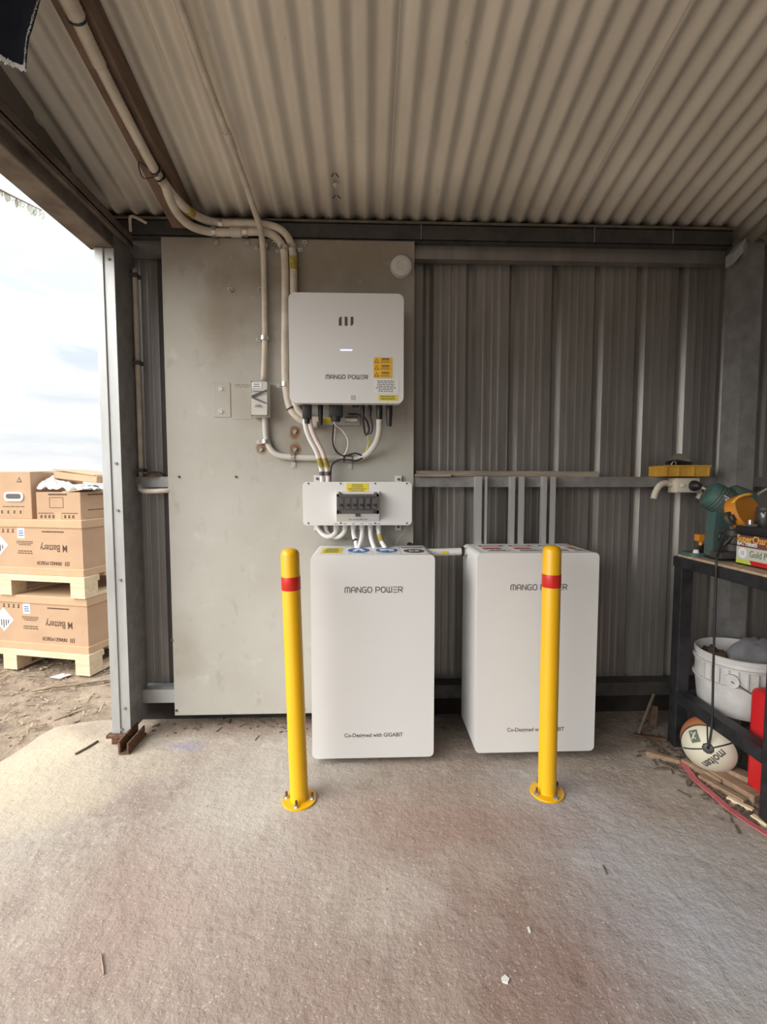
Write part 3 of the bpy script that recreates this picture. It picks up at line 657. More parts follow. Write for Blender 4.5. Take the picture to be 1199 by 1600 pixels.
# ------------------------------------------------------------------ breaker box
t = thing('breaker_box', (-.041, -.15, .959), 'wide white breaker box with smoked window below the inverter', 'breaker box')
x0, x1, z0j, z1j = -.278, .196, .959, 1.148; cx, cz = (x0 + x1) / 2, (z0j + z1j) / 2; yJ = -.20
b = B(); b.prism(rrect(x1 - x0 - .006, z1j - z0j - .006, .016), .065, (cx, -.10, cz)); obj('body', b, M['white_pl'], t, auto=40)
b = B(); b.prism(rrect(x1 - x0, z1j - z0j, .018, 6), .034, (cx, yJ + .034, cz)); b.bevel(.004, 2, 50); obj('lid', b, M['white'], t, auto=40)
for px, py in ((496, 748), (623, 749), (496, 823), (622.5, 823)):
    c = at(px, py, -.10); lug = obj('mounting_lug', B().box(c.x - .015, c.x + .015, -.102, -.092, c.z - .017, c.z + .017, .002), M['white_pl'], t)
    obj('lug_screw', B().cyl(c + V((0, 0, 0)), c + V((0, -.008, 0)), .006, seg=8), M['ink'], lug)
for px in (482, 532.5, 586.5, 636):
    for py in (755.5, 817.5):
        c = at(px, py, yJ); obj('screw', B().cyl(c, c + V((0, -.002, 0)), .004, seg=8), M['ink'], t)
warn(t, 541.5, 755, 576, 769.5, yJ, 'sticker_y', 31, rows=4)
# window housing: hood that slopes back to the lid
a, e = at(526.5, 772, yJ - .035), at(592, 803, yJ - .035); w = e.x - a.x; h = a.z - e.z
b = B(); b.prism([(0, h + .012), (0, -.035), (-.034, 0), (-.034, h + .004)], w + .006, (a.x - .003, yJ, e.z), (0, 1, 0), (0, 0, 1)); obj('window_hood', b, M['white'], t)
win = obj('breaker_window', B().box(a.x, e.x, yJ - .042, yJ - .034, e.z + .002, a.z, .003), M['smoke'], t)
obj('window_rim', B().box(a.x, e.x, yJ - .044, yJ - .041, a.z - .010, a.z).box(a.x, e.x, yJ - .044, yJ - .041, e.z + .002, e.z + .016).box(a.x, a.x + .009, yJ - .044, yJ - .041, e.z, a.z).box(e.x - .009, e.x, yJ - .044, yJ - .041, e.z, a.z), M['ink'], win)
for i in range(6):
    x = a.x + .018 + i * (w - .036) / 5
    br = obj('breaker', B().box(x - .009, x + .009, yJ - .0455, yJ - .043, e.z + .022, a.z - .016), M['ink'], win); obj('toggle', B().box(x - .005, x + .005, yJ - .050, yJ - .0455, e.z + .034, e.z + .044), M['black'], br)
for dx in (.012, w - .018): obj('window_latch', B().cyl((a.x + dx, yJ - .046, e.z + .009), (a.x + dx, yJ - .040, e.z + .009), .006, seg=12), M['black'], t)
for dx in (.008, .014, w - .02, w - .012): obj('hinge', B().box(a.x + dx, a.x + dx + .004, yJ - .040, yJ - .03, a.z, a.z + .010), M['ink'], t)
obj('padlock_tab', B().box(a.x + w * .44, a.x + w * .56, yJ - .035, yJ - .028, e.z - .012, e.z + .003), M['ink'], t)
micro(t, 'print', M['ink'], at(560, 809, yJ - .012), .13, .022, 3, seed=12, fill=.7, th=.3)
GX = [525.5, 539.5, 552.5, 566, 579, 592]
for i, px in enumerate(GX):
    c = at(px, 822, -.145); obj('cable_gland', B().cyl((c.x, -.145, z0j - .022), (c.x, -.145, z0j + .005), .013, seg=12).cyl((c.x, -.145, z0j - .030), (c.x, -.145, z0j - .020), .0105, .013, seg=12), M['white_pl'], t, auto=40)
    micro(t, 'print', M['ink'], at(px, 818.5, yJ), .014, .005, 1, seed=40 + i)
G = [at(px, 827, -.145) for px in GX]
for p in G: p.z = z0j - .018
run('outlet_cable', [G[0], G[0] + V((-.004, 0, -.020)), at(517, 838, -.142), at(508, 837, -.135), at(500, 830, -.12), at(496, 822, -.11), at(498, 812, -.10)], .0105, 'cable', 'white cable from the leftmost breaker box gland curling up behind the box', 'cable')
run('outlet_cable', [G[1], G[1] + V((-.006, 0, -.020)), at(531, 838, -.14), at(521, 839, -.125), at(512, 832, -.11), at(509, 820, -.10)], .0105, 'cable', 'white cable from the second breaker box gland curling left', 'cable')
def drop(i, pts, lab, bands=()):
    o = run('battery_cable', [G[i]] + pts, .0105, 'cable', lab, 'cable')
    for p, dr, l, mm in bands: ring(o, 'band', p, dr, .012, l, mm)
drop(2, [at(553, 836, -.16), at(556, 845, -.18), at(558.5, 858, -.2)], 'white battery cable with black tape from the third gland', [(at(552.6, 829.5, -.147), (0, 0, 1), .006, 'ink'), (at(555.5, 845, -.18), at(558, 855, -.2) - at(553, 836, -.16), .008, 'black')])
drop(3, [at(566, 836, -.16), at(564, 846, -.18), at(559.5, 859, -.205)], 'white battery cable with red tape from the fourth gland', [(at(566, 829.5, -.148), (0, 0, 1), .008, 'red_ink')])
drop(4, [at(579.5, 836, -.16), at(582, 847, -.18), at(587, 860, -.2)], 'plain white battery cable from the fifth gland')
drop(5, [at(593, 836, -.16), at(597, 847, -.18), at(605, 860, -.2)], 'white battery cable with yellow green tag from the rightmost gland', [(at(595, 841, -.17), at(598, 850, -.19) - at(593, 834, -.16), .035, 'tag')])
run('loose_wire', [at(640, 818, -.11), at(632, 830, -.11), at(622, 843, -.12), at(617, 856, -.14)], .0012, 'conduit', 'hair thin loose wire at the lower right of the breaker box', 'wire', 6)

# ------------------------------------------------------------------ batteries
def battery(x0, x1, z0, z1, label):
    t = thing('battery_cabinet', ((x0 + x1) / 2, -.26, 0), label, 'battery', 'white home batteries behind the bollards')
    cx, cz = (x0 + x1) / 2, (z0 + z1) / 2
    b = B(); b.prism(rrect(x1 - x0, z1 - z0, .020, 6), .28, (cx, -.12, cz)); b.bevel(.011, 4, 50); obj('cabinet', b, M['white'], t, auto=40)
    for x in (x0 + .06, x1 - .06):
        for y in (-.30, -.16): obj('foot', B().cyl((x, y, 0), (x, y, z0 + .004), .02, .025, 12), M['black'], t)
    if x0 < 0: obj('wall_bracket', B().box(x0 + .08, x1 - .08, -.120, -.0905, z1 - .12, z1 - .08), M['steel'], t)
    k = 315 / .834
    strokes(t, 'lettering', 'MANGO POWER', M['ink'], (cx + .003, -.40, z1 - .139), .228, .021, lw=.7)
    text(t, 'lettering', 'Co-Designed with GIGABIT', .0225, M['ink'], (cx + .002, -.40, z0 + .095), bold=.0004, sx=.92)
    return t
bl = battery(-.224, .270, .027, .859, 'left white battery cabinet with blue and yellow stickers on top')
br_ = battery(.440, .936, .038, .864, 'right white battery cabinet with red stickers on top, behind the right bollard')
Y3 = V((0, 1, 0))
def top(parent, x, y, w, h, m, z): return card(parent, 'sticker', M[m], (x, y, z), w, h, X3, Y3, .0008)
zt = .859; xl = -.224
s = top(bl, -.147, -.275, .085, .16, 'sticker_y', zt); micro(s, 'print', M['ink'], (-.147, -.275, zt + .0008), .07, .13, 6, X3, Y3, 51)
for i, (x, kind) in enumerate(((-.035, 'a'), (.083, 'b'))):
    s = top(bl, x, -.27, .105, .20, 'sticker_w', zt)
    d_ = obj('blue_disc', B().prism(disc(.070, .66, 28), .0006, (x, -.275, zt + .0008), X3, Y3), M['blue'], s)
    if kind == 'a':
        b = B().prism([(-.028, -.03), (-.012, -.03), (0, .02), (.012, -.03), (.028, -.03), (.010, .045), (-.010, .045)], .0005, (x, -.275, zt + .0014), X3, Y3)
    else:
        b = B(); b.prism([(-.03, -.02), (-.005, -.02), (-.005, -.012), (-.03, -.012)], .0005, (x, -.275, zt + .0014), X3, Y3).prism([(-.03, .0), (.03, .0), (.03, .035), (-.03, .035)], .0005, (x, -.275, zt + .0014), X3, Y3).prism([(.008, -.03), (.03, -.03), (.03, -.008), (.008, -.008)], .0005, (x, -.275, zt + .0014), X3, Y3)
    obj('pictogram', b, M['sticker_w'], d_)
    micro(s, 'print', M['ink'], (x, -.358, zt + .0008), .085, .014, 1, X3, Y3, 60 + i); micro(s, 'print', M['ink'], (x, -.182, zt + .0008), .07, .016, 1, X3, Y3, 70 + i, fill=.95)
s = top(bl, .196, -.275, .10, .19, 'sticker_w', zt); obj('black_disc', B().prism(disc(.055, .80, 28), .0006, (.196, -.30, zt + .0008), X3, Y3), M['ink'], s)
text(s, 'print', 'ES', .05, M['sticker_w'], (.196, -.30, zt + .0015), X3, Y3, sx=1.0); obj('red_bar', B().box(.15, .242, -.215, -.195, zt + .0006, zt + .0014), M['maroon'], s)
zt = .864
for i, (x, w) in enumerate(((.545, .13), (.675, .12), (.80, .10), (.880, .06))):
    s = top(br_, x, -.27, w - .008, .20, 'sticker_w', zt)
    b = B(); b.box(x - w * .42, x + w * .42, -.215, -.18, zt + .0006, zt + .0013); obj('red_header', b, M['red_ink'] if i < 2 else M['maroon'], s)
    micro(s, 'print', M['red_ink'], (x - w * .1, -.275, zt + .0008), w * .6, .05, 1, X3, Y3, 81 + i, fill=.8, th=.8)
    micro(s, 'print', M['ink'], (x, -.335, zt + .0008), w * .8, .05, 2, X3, Y3, 91 + i)
    micro(s, 'print', M['sticker_w'], (x, -.1975, zt + .0014), w * .6, .016, 1, X3, Y3, 99 + i, th=.7)
t = run('link_conduit', [(.20, -.20, .835), (.27, -.20, .838), (.36, -.20, .84), (.43, -.20, .842), (.47, -.195, .842)], .0165, 'white_pl', 'white conduit linking the two battery cabinets near their tops', 'conduit')
obj('green_label', B().box(.326, .352, -.2185, -.2155, .834, .846), M['sticker_y'], t); ring(t, 'end_collar', (.420, -.2, .842), (1, 0, 0), .021, .012, 'black')
run('hanging_lead', [at(678, 760, -.085), at(677, 800, -.085), at(678, 840, -.09), at(677, 875, -.10), at(676, 920, -.11)], .003, 'black', 'black lead hanging down the wall between the batteries', 'cable', 8)
for px, py, lab in ((640, 851, 'black wing bolt standing behind the left battery'), (523, 855, 'zinc bolt and strap end behind the left battery near its yellow sticker'), (750, 847, 'zinc bolt end behind the right battery at the first strut')):
    c = at(px, py, -.10); b = B(); b.cyl(c + V((0, .02, 0)), c + V((0, -.014, 0)), .007, seg=10); b.cyl(c, c + V((0, -.008, 0)), .012, seg=6)
    tag(obj('anchor_bolt', b, M['black'] if px == 640 else M['zinc']), lab, 'bolt')

# strut channels on the wall behind the right battery
for i, (xa, xb, lab) in enumerate(((.494, .548, 'left of three upright metal struts behind the right battery'), (.656, .719, 'middle of three upright metal struts behind the right battery'), (.805, .864, 'right of three upright metal struts behind the right battery'))):
    t = thing('strut_channel', ((xa + xb) / 2, -.1, .183), lab, 'strut', 'upright struts on the girt')
    w = xb - xa
    obj('back', B().box(xa, xb, -.084, -.081, .185, 1.172), M['steel'], t)
    for q, s0, s1_ in (('lip', xa, xa + w * (.55 if i == 0 else .32)), ('lip', xb - w * (.2 if i == 0 else .42), xb)):
        obj(q, B().box(s0, s1_, -.119, -.115, .185, 1.172), M['strut'], t)
    for s0 in (xa, xb - .003): obj('side', B().box(s0, s0 + .003, -.115, -.084, .185, 1.172), M['steel_lt'], t)

# battens lying on the girt
a, e = at(650, 739, -.05), at(940, 740, -.05)
tag(obj('timber_batten', B().box(.225, 1.085, -.075, -.025, 1.1715, 1.198, .002, rot=Matrix.Rotation(.004, 3, 'Y')), M['timber']), 'long grey timber batten lying on the girt right of the board', 'batten')
tag(obj('timber_batten', B().box(.22, .385, -.102, -.077, 1.1715, 1.184, .002), M['timber']), 'short thin timber strip lying in front of the long batten', 'batten')
tag(obj('dead_leaf_heap', B().lathe([(.055, 0), (.045, .012), (.02, .022), (0, .026)], (-.97, -.045, 1.171), 9), M['dark_timber']), 'dark heap of dirt on the girt beside the left post', 'dirt')

# thin conduit on the left post
cE = run('post_conduit', [(-1.030, -.055, 2.09), (-1.030, -.055, 1.6), (-1.030, -.055, 1.22), (-1.030, -.058, 1.15), (-1.015, -.095, 1.112), (-.98, -.098, 1.106), (-.92, -.097, 1.108), (-.88, -.07, 1.11)], .011, 'conduit', 'thin pale conduit clipped down the inner side of the left post', seg=10)
for z in (2.06, 1.68, 1.20): obj('clip', B().box(-1.043, -1.012, -.075, -.035, z - .008, z + .008), M['ink'], cE)

# ------------------------------------------------------------------ bollards
def bollard(px, py, lean, label, ph, H=.917):
    t = thing('bollard', (px, py, 0), label, 'bollard', 'yellow bollards in front of the batteries')
    Mx = Matrix.Translation((px, py, 0)) @ Matrix.Rotation(lean, 4, 'Y') @ Matrix.Translation((-px, -py, 0))
    c = (px, py, 0); R = .0325
    obj('base_plate', B().lathe([(0, 0), (.061, 0), (.061, .007), (0.0, .008)], c, 32), M['yellow'], t, auto=40)
    b = B().lathe([(.034, .007), (R, .012), (R, H - .022), (R - .002, H - .014), (R - .007, H - .006), (R * .5, H - .001), (0, H)], c, 32); b.xf(Mx); obj('post', b, M['yellow'], t, auto=50)
    b = B().lathe([(R + .0008, .772), (R + .0012, .773), (R + .0012, .818), (R + .0008, .819)], c, 32); b.xf(Mx); obj('red_band', b, M['red_band'], t, auto=50)
    for i in range(4):
        a = math.radians(ph + 90 * i); q = V((px + .047 * math.cos(a), py + .047 * math.sin(a), .007))
        n_ = obj('anchor_bolt', B().cyl(q, q + V((0, 0, .008)), .0085, seg=6), M['zinc'], t); obj('stud', B().cyl(q + V((0, 0, .008)), q + V((0, 0, .022)), .0045, seg=8), M['rust'], n_)
        obj('washer', B().cyl(q, q + V((0, 0, .0015)), .011, seg=14), M['zinc'], n_)
bollard(-.247, -.607, math.radians(-1.45), 'left yellow bollard with red band in front of the left battery', -95)
bollard(.664, -.598, math.radians(-.1), 'right yellow bollard with red band in front of the right battery', -70, .922)

# ------------------------------------------------------------------ work bench on the right
t = thing('work_bench', (1.9, -.55, 0), 'black steel work bench with chipboard top at the right edge', 'bench')
for x in (1.328, 2.40):
    for y in (-.815, -.325): obj('leg', B().box(x, x + .052, y, y + .050, 0, .785, .003), M['black_steel'], t)
obj('end_rail', B().box(1.328, 1.333, -.765, -.325, .20, .25).box(1.333, 1.378, -.765, -.325, .245, .25), M['black_steel'], t)
obj('shelf_board', B().box(1.345, 2.40, -.475, -.285, .207, .215), M['dark_timber'], t)
obj('back_rail', B().box(1.380, 2.40, -.320, -.280, .20, .25, .003), M['black_steel'], t)
b = B(); b.box(1.325, 1.375, -.82, -.27, .785, .829, .003); b.box(2.405, 2.455, -.82, -.27, .785, .829, .003); b.box(1.375, 2.405, -.82, -.775, .785, .829); b.box(1.375, 2.405, -.315, -.27, .785, .829); obj('top_frame', b, M['black_steel'], t)
obj('top_board', B().box(1.338, 2.44, -.81, -.285, .829, .838), M['chip'], t)
# bench plate and small vice at the far corner
t = thing('bench_plate', (1.36, -.31, .838), 'teal cast plate at the far corner of the work bench', 'plate')
b = B(); b.prism(rrect(.16, .09, .03), .016, (1.415, -.335, .838), X3, Y3); obj('plate', b, M['teal'], t, auto=40)
t = thing('small_clamp', (1.40, -.34, .854), 'small rusty clamp with orange head standing on the teal plate', 'clamp')
b = B(); b.prism([(-.022, 0), (.022, 0), (.006, .034), (-.006, .034)], .02, (1.40, -.33, .854)); obj('foot', b, M['black'], t)
b = B(); b.box(1.375, 1.412, -.352, -.324, .900, .930, .004); b.cyl((1.395, -.34, .884), (1.395, -.34, .902), .008); obj('head', b, M['orange'], t)
b = B(); b.cyl((1.385, -.335, .925), (1.383, -.335, .972), .005, seg=8); b.tube([(1.405, -.35, .895), (1.45, -.36, .893), (1.49, -.37, .898)], .006, 8); obj('screw_rod', b, M['dark_steel'], t)
t = thing('bolt_box', (1.375, -.35, .854), 'tiny white plastic cap on the teal bench plate', 'cap'); obj('cap', B().cyl((1.362, -.36, .854), (1.362, -.36, .868), .012, .009, 10), M['white_pl'], t)
# tilted electric grinder on a teal stand
t = thing('bench_grinder', (1.45, -.40, .838), 'tilted teal electric grinder with orange wheel guard on the work bench', 'grinder')
b = B(); b.prism([(-.035, 0), (.035, 0), (.032, .10), (.026, .19), (-.026, .19), (-.032, .10)], .05, (1.425, -.365, .85)); b.bevel(.006, 2); obj('stand', b, M['teal'], t, auto=40)
obj('stand_base', B().box(1.38, 1.50, -.46, -.34, .8385, .85, .003), M['black_steel'], t)
ax = V((.80, -.30, -.52)).normalized(); c = at(1132, 785, -.40)
b = B().lathe([(0, -.075), (.040, -.075), (.052, -.066), (.056, -.05), (.056, .045), (.050, .06), (0, .06)], c, 28, ax); mo = obj('motor_body', b, M['teal'], t, auto=35)
for k in range(3): obj('cooling_band', B().lathe([(.0565, -.05 + k * .012), (.058, -.047 + k * .012), (.0565, -.044 + k * .012)], c, 28, ax), M['teal'], mo, auto=40)
c2 = at(1160, 778, -.40); obj('rear_housing', B().lathe([(0, -.05), (.034, -.05), (.04, -.04), (.04, .03), (0, .03)], c2, 22, V((.9, -.1, -.35)), ), M['teal'], t, auto=35)
pl_n = (CAM - c).normalized(); u_ = (ax - pl_n * ax.dot(pl_n)).normalized(); v_ = pl_n.cross(u_)
o_ = c + pl_n * .0555 + u_ * .012 + v_ * .012
nm = obj('name_plate', B().prism([(-.035, -.011), (.035, -.011), (.035, .011), (-.035, .011)], .002, o_, u_, v_), M['sticker_w'], t); obj('plate_field', B().prism([(-.032, -.009), (.012, -.009), (.012, .009), (-.032, .009)], .0006, o_ + pl_n * .002, u_, v_), M['black'], nm)
micro(nm, 'print', M['sticker_w'], o_ + pl_n * .0026 - u_ * .010, .034, .010, 2, u_, v_, 7)
cg = at(1157, 802, -.49); gx = V((.35, -.80, .35)).normalized()
b = B(); b.lathe([(0, -.022), (.060, -.022), (.066, -.014), (.066, .014), (.060, .022), (0, .022)], cg, 28, gx)
for v in b.b.verts: v.co = cg + (v.co - cg) + V((.02, 0, .012)) * max(0, (v.co - cg).dot(V((.8, 0, .5))) / .066)
obj('wheel_guard', b, M['orange'], t, auto=35)
cb = at(1143, 810, -.525); obj('arbor_cap', B().lathe([(0, .012), (.012, .012), (.014, .004), (.026, .004), (.028, -.008), (0, -.008)], cb, 20, gx), M['dark_steel'], t, auto=35)
obj('guard_rim', B().tube([cg + gx * .02 + q for q in (V((-.055, 0, .03)), V((-.035, 0, .052)), V((-.005, 0, .064)), V((.02, 0, .066)))], .005, 8), M['gold'], t, smooth=True)
obj('chain_vice', B().lathe([(0, 0), (.03, 0), (.034, .006), (.034, .03), (.022, .034), (.022, .06), (.03, .064), (.03, .085), (0, .085)], at(1148, 850, -.47) + V((0, 0, -.03)), 14).box(1.36, 1.47, -.50, -.44, .85, .878, .006), M['dark_steel'], t)
obj('clamp_lever', B().tube([at(1125, 857, -.47), at(1140, 843, -.48), at(1153, 830, -.48)], .005, 8), M['dark_steel'], t, smooth=True)
run('power_cord', [at(1092, 759.5, -.165), at(1102, 764, -.2), at(1112, 769, -.3), at(1118, 775, -.38)], .006, 'cream', 'pale cord from the black plug to the teal grinder', 'cable', 8)
run('power_cord', [at(1168, 783, -.38), at(1178, 777, -.36), at(1190, 769, -.33), at(1215, 755, -.30)], .005, 'cream', 'pale cord leaving the teal grinder to the right edge', 'cable', 8)
_bc = V((1.372, -.475, .104)); _h = (CAM - _bc).normalized() + V((-.12, -.05, -.18)); bc_hub = _bc + _h.normalized() * .110
b = B().tube([at(1123, 845, -.47), at(1127, 832, -.47), at(1130, 838, -.47), at(1125, 858, -.49), (1.318, -.535, .86), (1.312, -.542, .80), (1.314, -.542, .72), (1.316, -.545, .45), (1.316, -.55, .30), (1.312, -.555, .20), bc_hub], .0042, 8, .012)
tag(obj('black_cable', b, M['black'], smooth=True), 'thin black cord hanging over the bench edge down to the ball', 'cord')
# car battery on the bench
t = thing('car_battery', (1.50, -.66, .838), 'black car battery with gold and maroon label on the work bench', 'battery')
b = B(); b.box(1.40, 1.57, -.83 + .04, -.525, .838, .955, .004); obj('case', b, M['black'], t, auto=40)
b = B(); b.box(1.395, 1.575, -.795, -.52, .955, .985, .004); obj('lid', b, M['black'], t, auto=40)
b = B(); b.cyl((1.42, -.56, .985), (1.42, -.56, 1.008), .010, .009, 12); b.box(1.405, 1.435, -.575, -.545, .985, .992); obj('terminal', b, M['zinc'], t, auto=40)
RY, UZ = V((0, -1, 0)), V((0, 0, 1))
lb = obj('label', B().prism([(-.128, -.052), (.128, -.052), (.128, .052), (-.128, .052)], .001, (1.40, -.655, .897), RY, UZ), M['label_green'], t)
obj('maroon_field', B().prism([(-.128, .010), (.128, .010), (.128, .052), (-.128, .052)], .0005, (1.399, -.655, .897), RY, UZ), M['maroon'], lb)
text(lb, 'print', 'SuperCharge', .036, M['gold'], (1.3984, -.528, .937), RY, UZ, align='LEFT', bold=.0006, sx=.85)
text(lb, 'print', 'BATTERIES', .016, M['sticker_w'], (1.3984, -.53, .918), RY, UZ, align='LEFT', bold=.0006, sx=1.2)
text(lb, 'print', 'Gold Plus', .034, M['ink'], (1.3988, -.588, .884), RY, UZ, align='LEFT', sx=.8)
obj('round_badge', B().prism(disc(.020), .0006, (1.399, -.556, .884), RY, UZ), M['sticker_w'], lb); text(lb, 'print', '12', .018, M['ink'], (1.3983, -.556, .884), RY, UZ)
obj('lime_strip', B().prism([(-.128, -.052), (-.06, -.052), (-.07, -.038), (-.128, -.038)], .0006, (1.399, -.655, .897), RY, UZ), M['lime'], lb); obj('red_strip', B().prism([(-.056, -.052), (.128, -.052), (.128, -.036), (-.066, -.036)], .0006, (1.399, -.655, .897), RY, UZ), M['red_can'], lb)
t = thing('glass_jar', (1.478, -.552, .985), 'dark glass jar standing on the car battery', 'jar')
obj('glass', B().lathe([(0, 0), (.024, 0), (.026, .004), (.026, .05), (.022, .058), (0, .058)], (1.478, -.552, .985), 20), M['glass_dk'], t, auto=40); obj('lid', B().lathe([(0, 0), (.024, 0), (.024, .012), (0, .012)], (1.478, -.552, 1.043), 20), M['dark_steel'], t, auto=40)

# tray and socket outlet on the girt
t = thing('socket_outlet', (1.455, -.11, 1.098), 'cream power outlet box with black plug on the girt', 'outlet')
obj('box', B().box(1.412, 1.522, -.140, -.081, 1.098, 1.167, .004), M['cream'], t, auto=40)
obj('face', B().box(1.416, 1.520, -.146, -.139, 1.100, 1.165, .003), M['cream'], t, auto=40)
obj('switch', B().box(1.432, 1.447, -.152, -.145, 1.125, 1.138, .002), M['white_pl'], t)
obj('plug', B().lathe([(0, .04), (.012, .04), (.018, .03), (.024, .012), (.024, 0), (0, 0)], (1.488, -.146, 1.130), 18, (.15, -1, 0)), M['black'], t, auto=40)
run('flexible_conduit', [(1.415, -.105, 1.135), (1.38, -.11, 1.142), (1.35, -.115, 1.128), (1.330, -.118, 1.095), (1.325, -.118, 1.07)], .0135, 'conduit', 'short grey bent conduit on the left of the cream outlet', rib=.0012, step=.007)
run('flexible_conduit', [(1.515, -.10, 1.125), (1.545, -.10, 1.115), (1.555, -.10, 1.085), (1.545, -.10, 1.07)], .011, 'conduit', 'short grey conduit elbow right of the cream outlet', rib=.001, step=.007)
t = thing('parts_tray', (1.41, -.13, 1.17), 'yellow plastic tray of tools sitting on the girt above the outlet', 'tray')
b = B(); b.box(1.345, 1.545, -.165, -.045, 1.1715, 1.176, .002)
for x in (1.345, 1.40, 1.47, 1.54): b.box(x, x + .006, -.171, -.165, 1.174, 1.222)
for y in (-.13, -.09): b.box(1.337, 1.341, y, y + .006, 1.174, 1.222)
b.box(1.345, 1.545, -.167, -.162, 1.174, 1.220); b.box(1.345, 1.545, -.048, -.043, 1.174, 1.22); b.box(1.341, 1.346, -.167, -.043, 1.174, 1.220); b.box(1.544, 1.549, -.167, -.043, 1.174, 1.220)
b.box(1.337, 1.553, -.172, -.165, 1.216, 1.223); obj('tray', b, M['tray'], t)
t = thing('angle_grinder', (1.42, -.11, 1.20), 'black handled tool with steel disc lying in the yellow tray', 'tool')
b = B().tube([(1.375, -.13, 1.228), (1.41, -.125, 1.235), (1.45, -.12, 1.232), (1.49, -.115, 1.226)], .014, 12); b.box(1.36, 1.52, -.14, -.08, 1.178, 1.215, .01); obj('handle', b, M['black'], t, auto=50)
obj('steel_disc', B().lathe([(0, .004), (.020, .004), (.022, .002), (.046, .002), (.046, -.002), (0, -.002)], (1.465, -.085, 1.238), 28, (-.1, -.9, .35)), M['zinc'], t, auto=40)
obj('wire_loop', B().tube([(1.38, -.145, 1.215), (1.385, -.15, 1.235), (1.40, -.148, 1.24), (1.405, -.146, 1.22)], .003, 8), M['zinc'], t, smooth=True)

# bucket with rags
t = thing('bucket', (1.545, -.395, .216), 'dirty white plastic bucket stuffed with grey rags under the bench', 'bucket')
bc = (1.545, -.395, 0)
b = B().lathe([(0, .216), (.142, .216), (.145, .222), (.158, .34), (.158, .435), (.162, .437), (.163, .452), (.158, .455), (.154, .45), (.150, .34), (.138, .228), (0, .228)], bc, 40); obj('shell', b, M['bucket'], t, auto=40)
for z, w in ((.342, .006), (.415, .006)): obj('rim_band', B().lathe([(.157, z - w), (.166, z - w * .6), (.166, z + w * .6), (.157, z + w)], bc, 40), M['bucket'], t, auto=60)
for k in range(16):
    a = math.radians(185 + k * 11); obj('rib', B().box(-.0015, .0015, -.008, 0, .35, .41).xf(Matrix.Translation((bc[0] + .158 * math.cos(a), bc[1] + .158 * math.sin(a), 0)) @ Matrix.Rotation(a + math.pi / 2, 4, 'Z')), M['bucket'], t)
a = math.radians(222); pv = V((bc[0] + .166 * math.cos(a), bc[1] + .166 * math.sin(a), .372)); obj('pivot_boss', B().cyl(pv - V((math.cos(a), math.sin(a), 0)) * .01, pv + V((math.cos(a), math.sin(a), 0)) * .006, .026, seg=18), M['bucket'], t, auto=40)
obj('handle', B().tube([pv + V((math.cos(q) * .172 - math.cos(a) * .166, math.sin(q) * .172 - math.sin(a) * .166, -h)) for q, h in ((a, 0), (a + .5, .045), (a + 1.0, .085), (a + 1.57, .10), (a + 2.2, .08), (a + 2.8, .03), (a + math.pi, 0))], .0028, 8), M['dark_steel'], t, smooth=True)
def rag(name, c, sx_, sy_, h, lab, m, seed, tilt=0):
    b = B(); rows = []
    for i in range(11):
        r = []
        for j in range(11):
            u, v = i / 10 - .5, j / 10 - .5
            z = h * (1 - (u * u + v * v) * 3) + .03 * noise.noise(V((u * 4 + seed, v * 4, seed))) + .02 * noise.noise(V((u * 9, v * 9 + seed, 3)))
            r.append((c[0] + u * sx_, c[1] + v * sy_, c[2] + z + tilt * u))
        rows.append(r)
    b.sheet(rows); b.thick(.002); return tag(obj(name, b, M[m], smooth=True), lab, 'rag')
rag('plastic_rag', (1.57, -.40, .405), .21, .19, .085, 'crumpled grey plastic rag heaped in the white bucket', 'cloth', 2, .10)
rag('plastic_rag', (1.47, -.35, .395), .11, .13, .05, 'darker olive rag at the back left of the white bucket', 'dark_timber', 5)

# red jerry can standing on the floor behind the rail
t = thing('jerry_can', (1.58, -.60, 0), 'bright red plastic jerry can under the work bench', 'jerry can')
b = B(); b.box(1.415, 1.70, -.70, -.595, 0.0, .395, .025, 4); obj('body', b, M['red_can'], t, auto=40)
b = B(); b.prism([(-.08, -.10), (.08, -.10), (.08, .10), (-.08, .10)], .004, (1.59, -.700, .29)); b.tube([(1.50, -.702, .33), (1.56, -.704, .22), (1.60, -.704, .10)], .005, 8); b.tube([(1.68, -.702, .33), (1.62, -.704, .22), (1.58, -.704, .10)], .005, 8); obj('pressed_ribs', b, M['red_can'], t, auto=40)
b = B(); b.tube([(1.50, -.635, .385), (1.51, -.635, .42), (1.56, -.635, .43), (1.61, -.635, .42), (1.62, -.635, .385)], .012, 10); obj('carry_handle', b, M['red_can'], t, smooth=True)
obj('cap', B().lathe([(0, .03), (.022, .03), (.026, .024), (.026, 0), (0, 0)], (1.675, -.635, .384), 18), M['black'], t, auto=40)

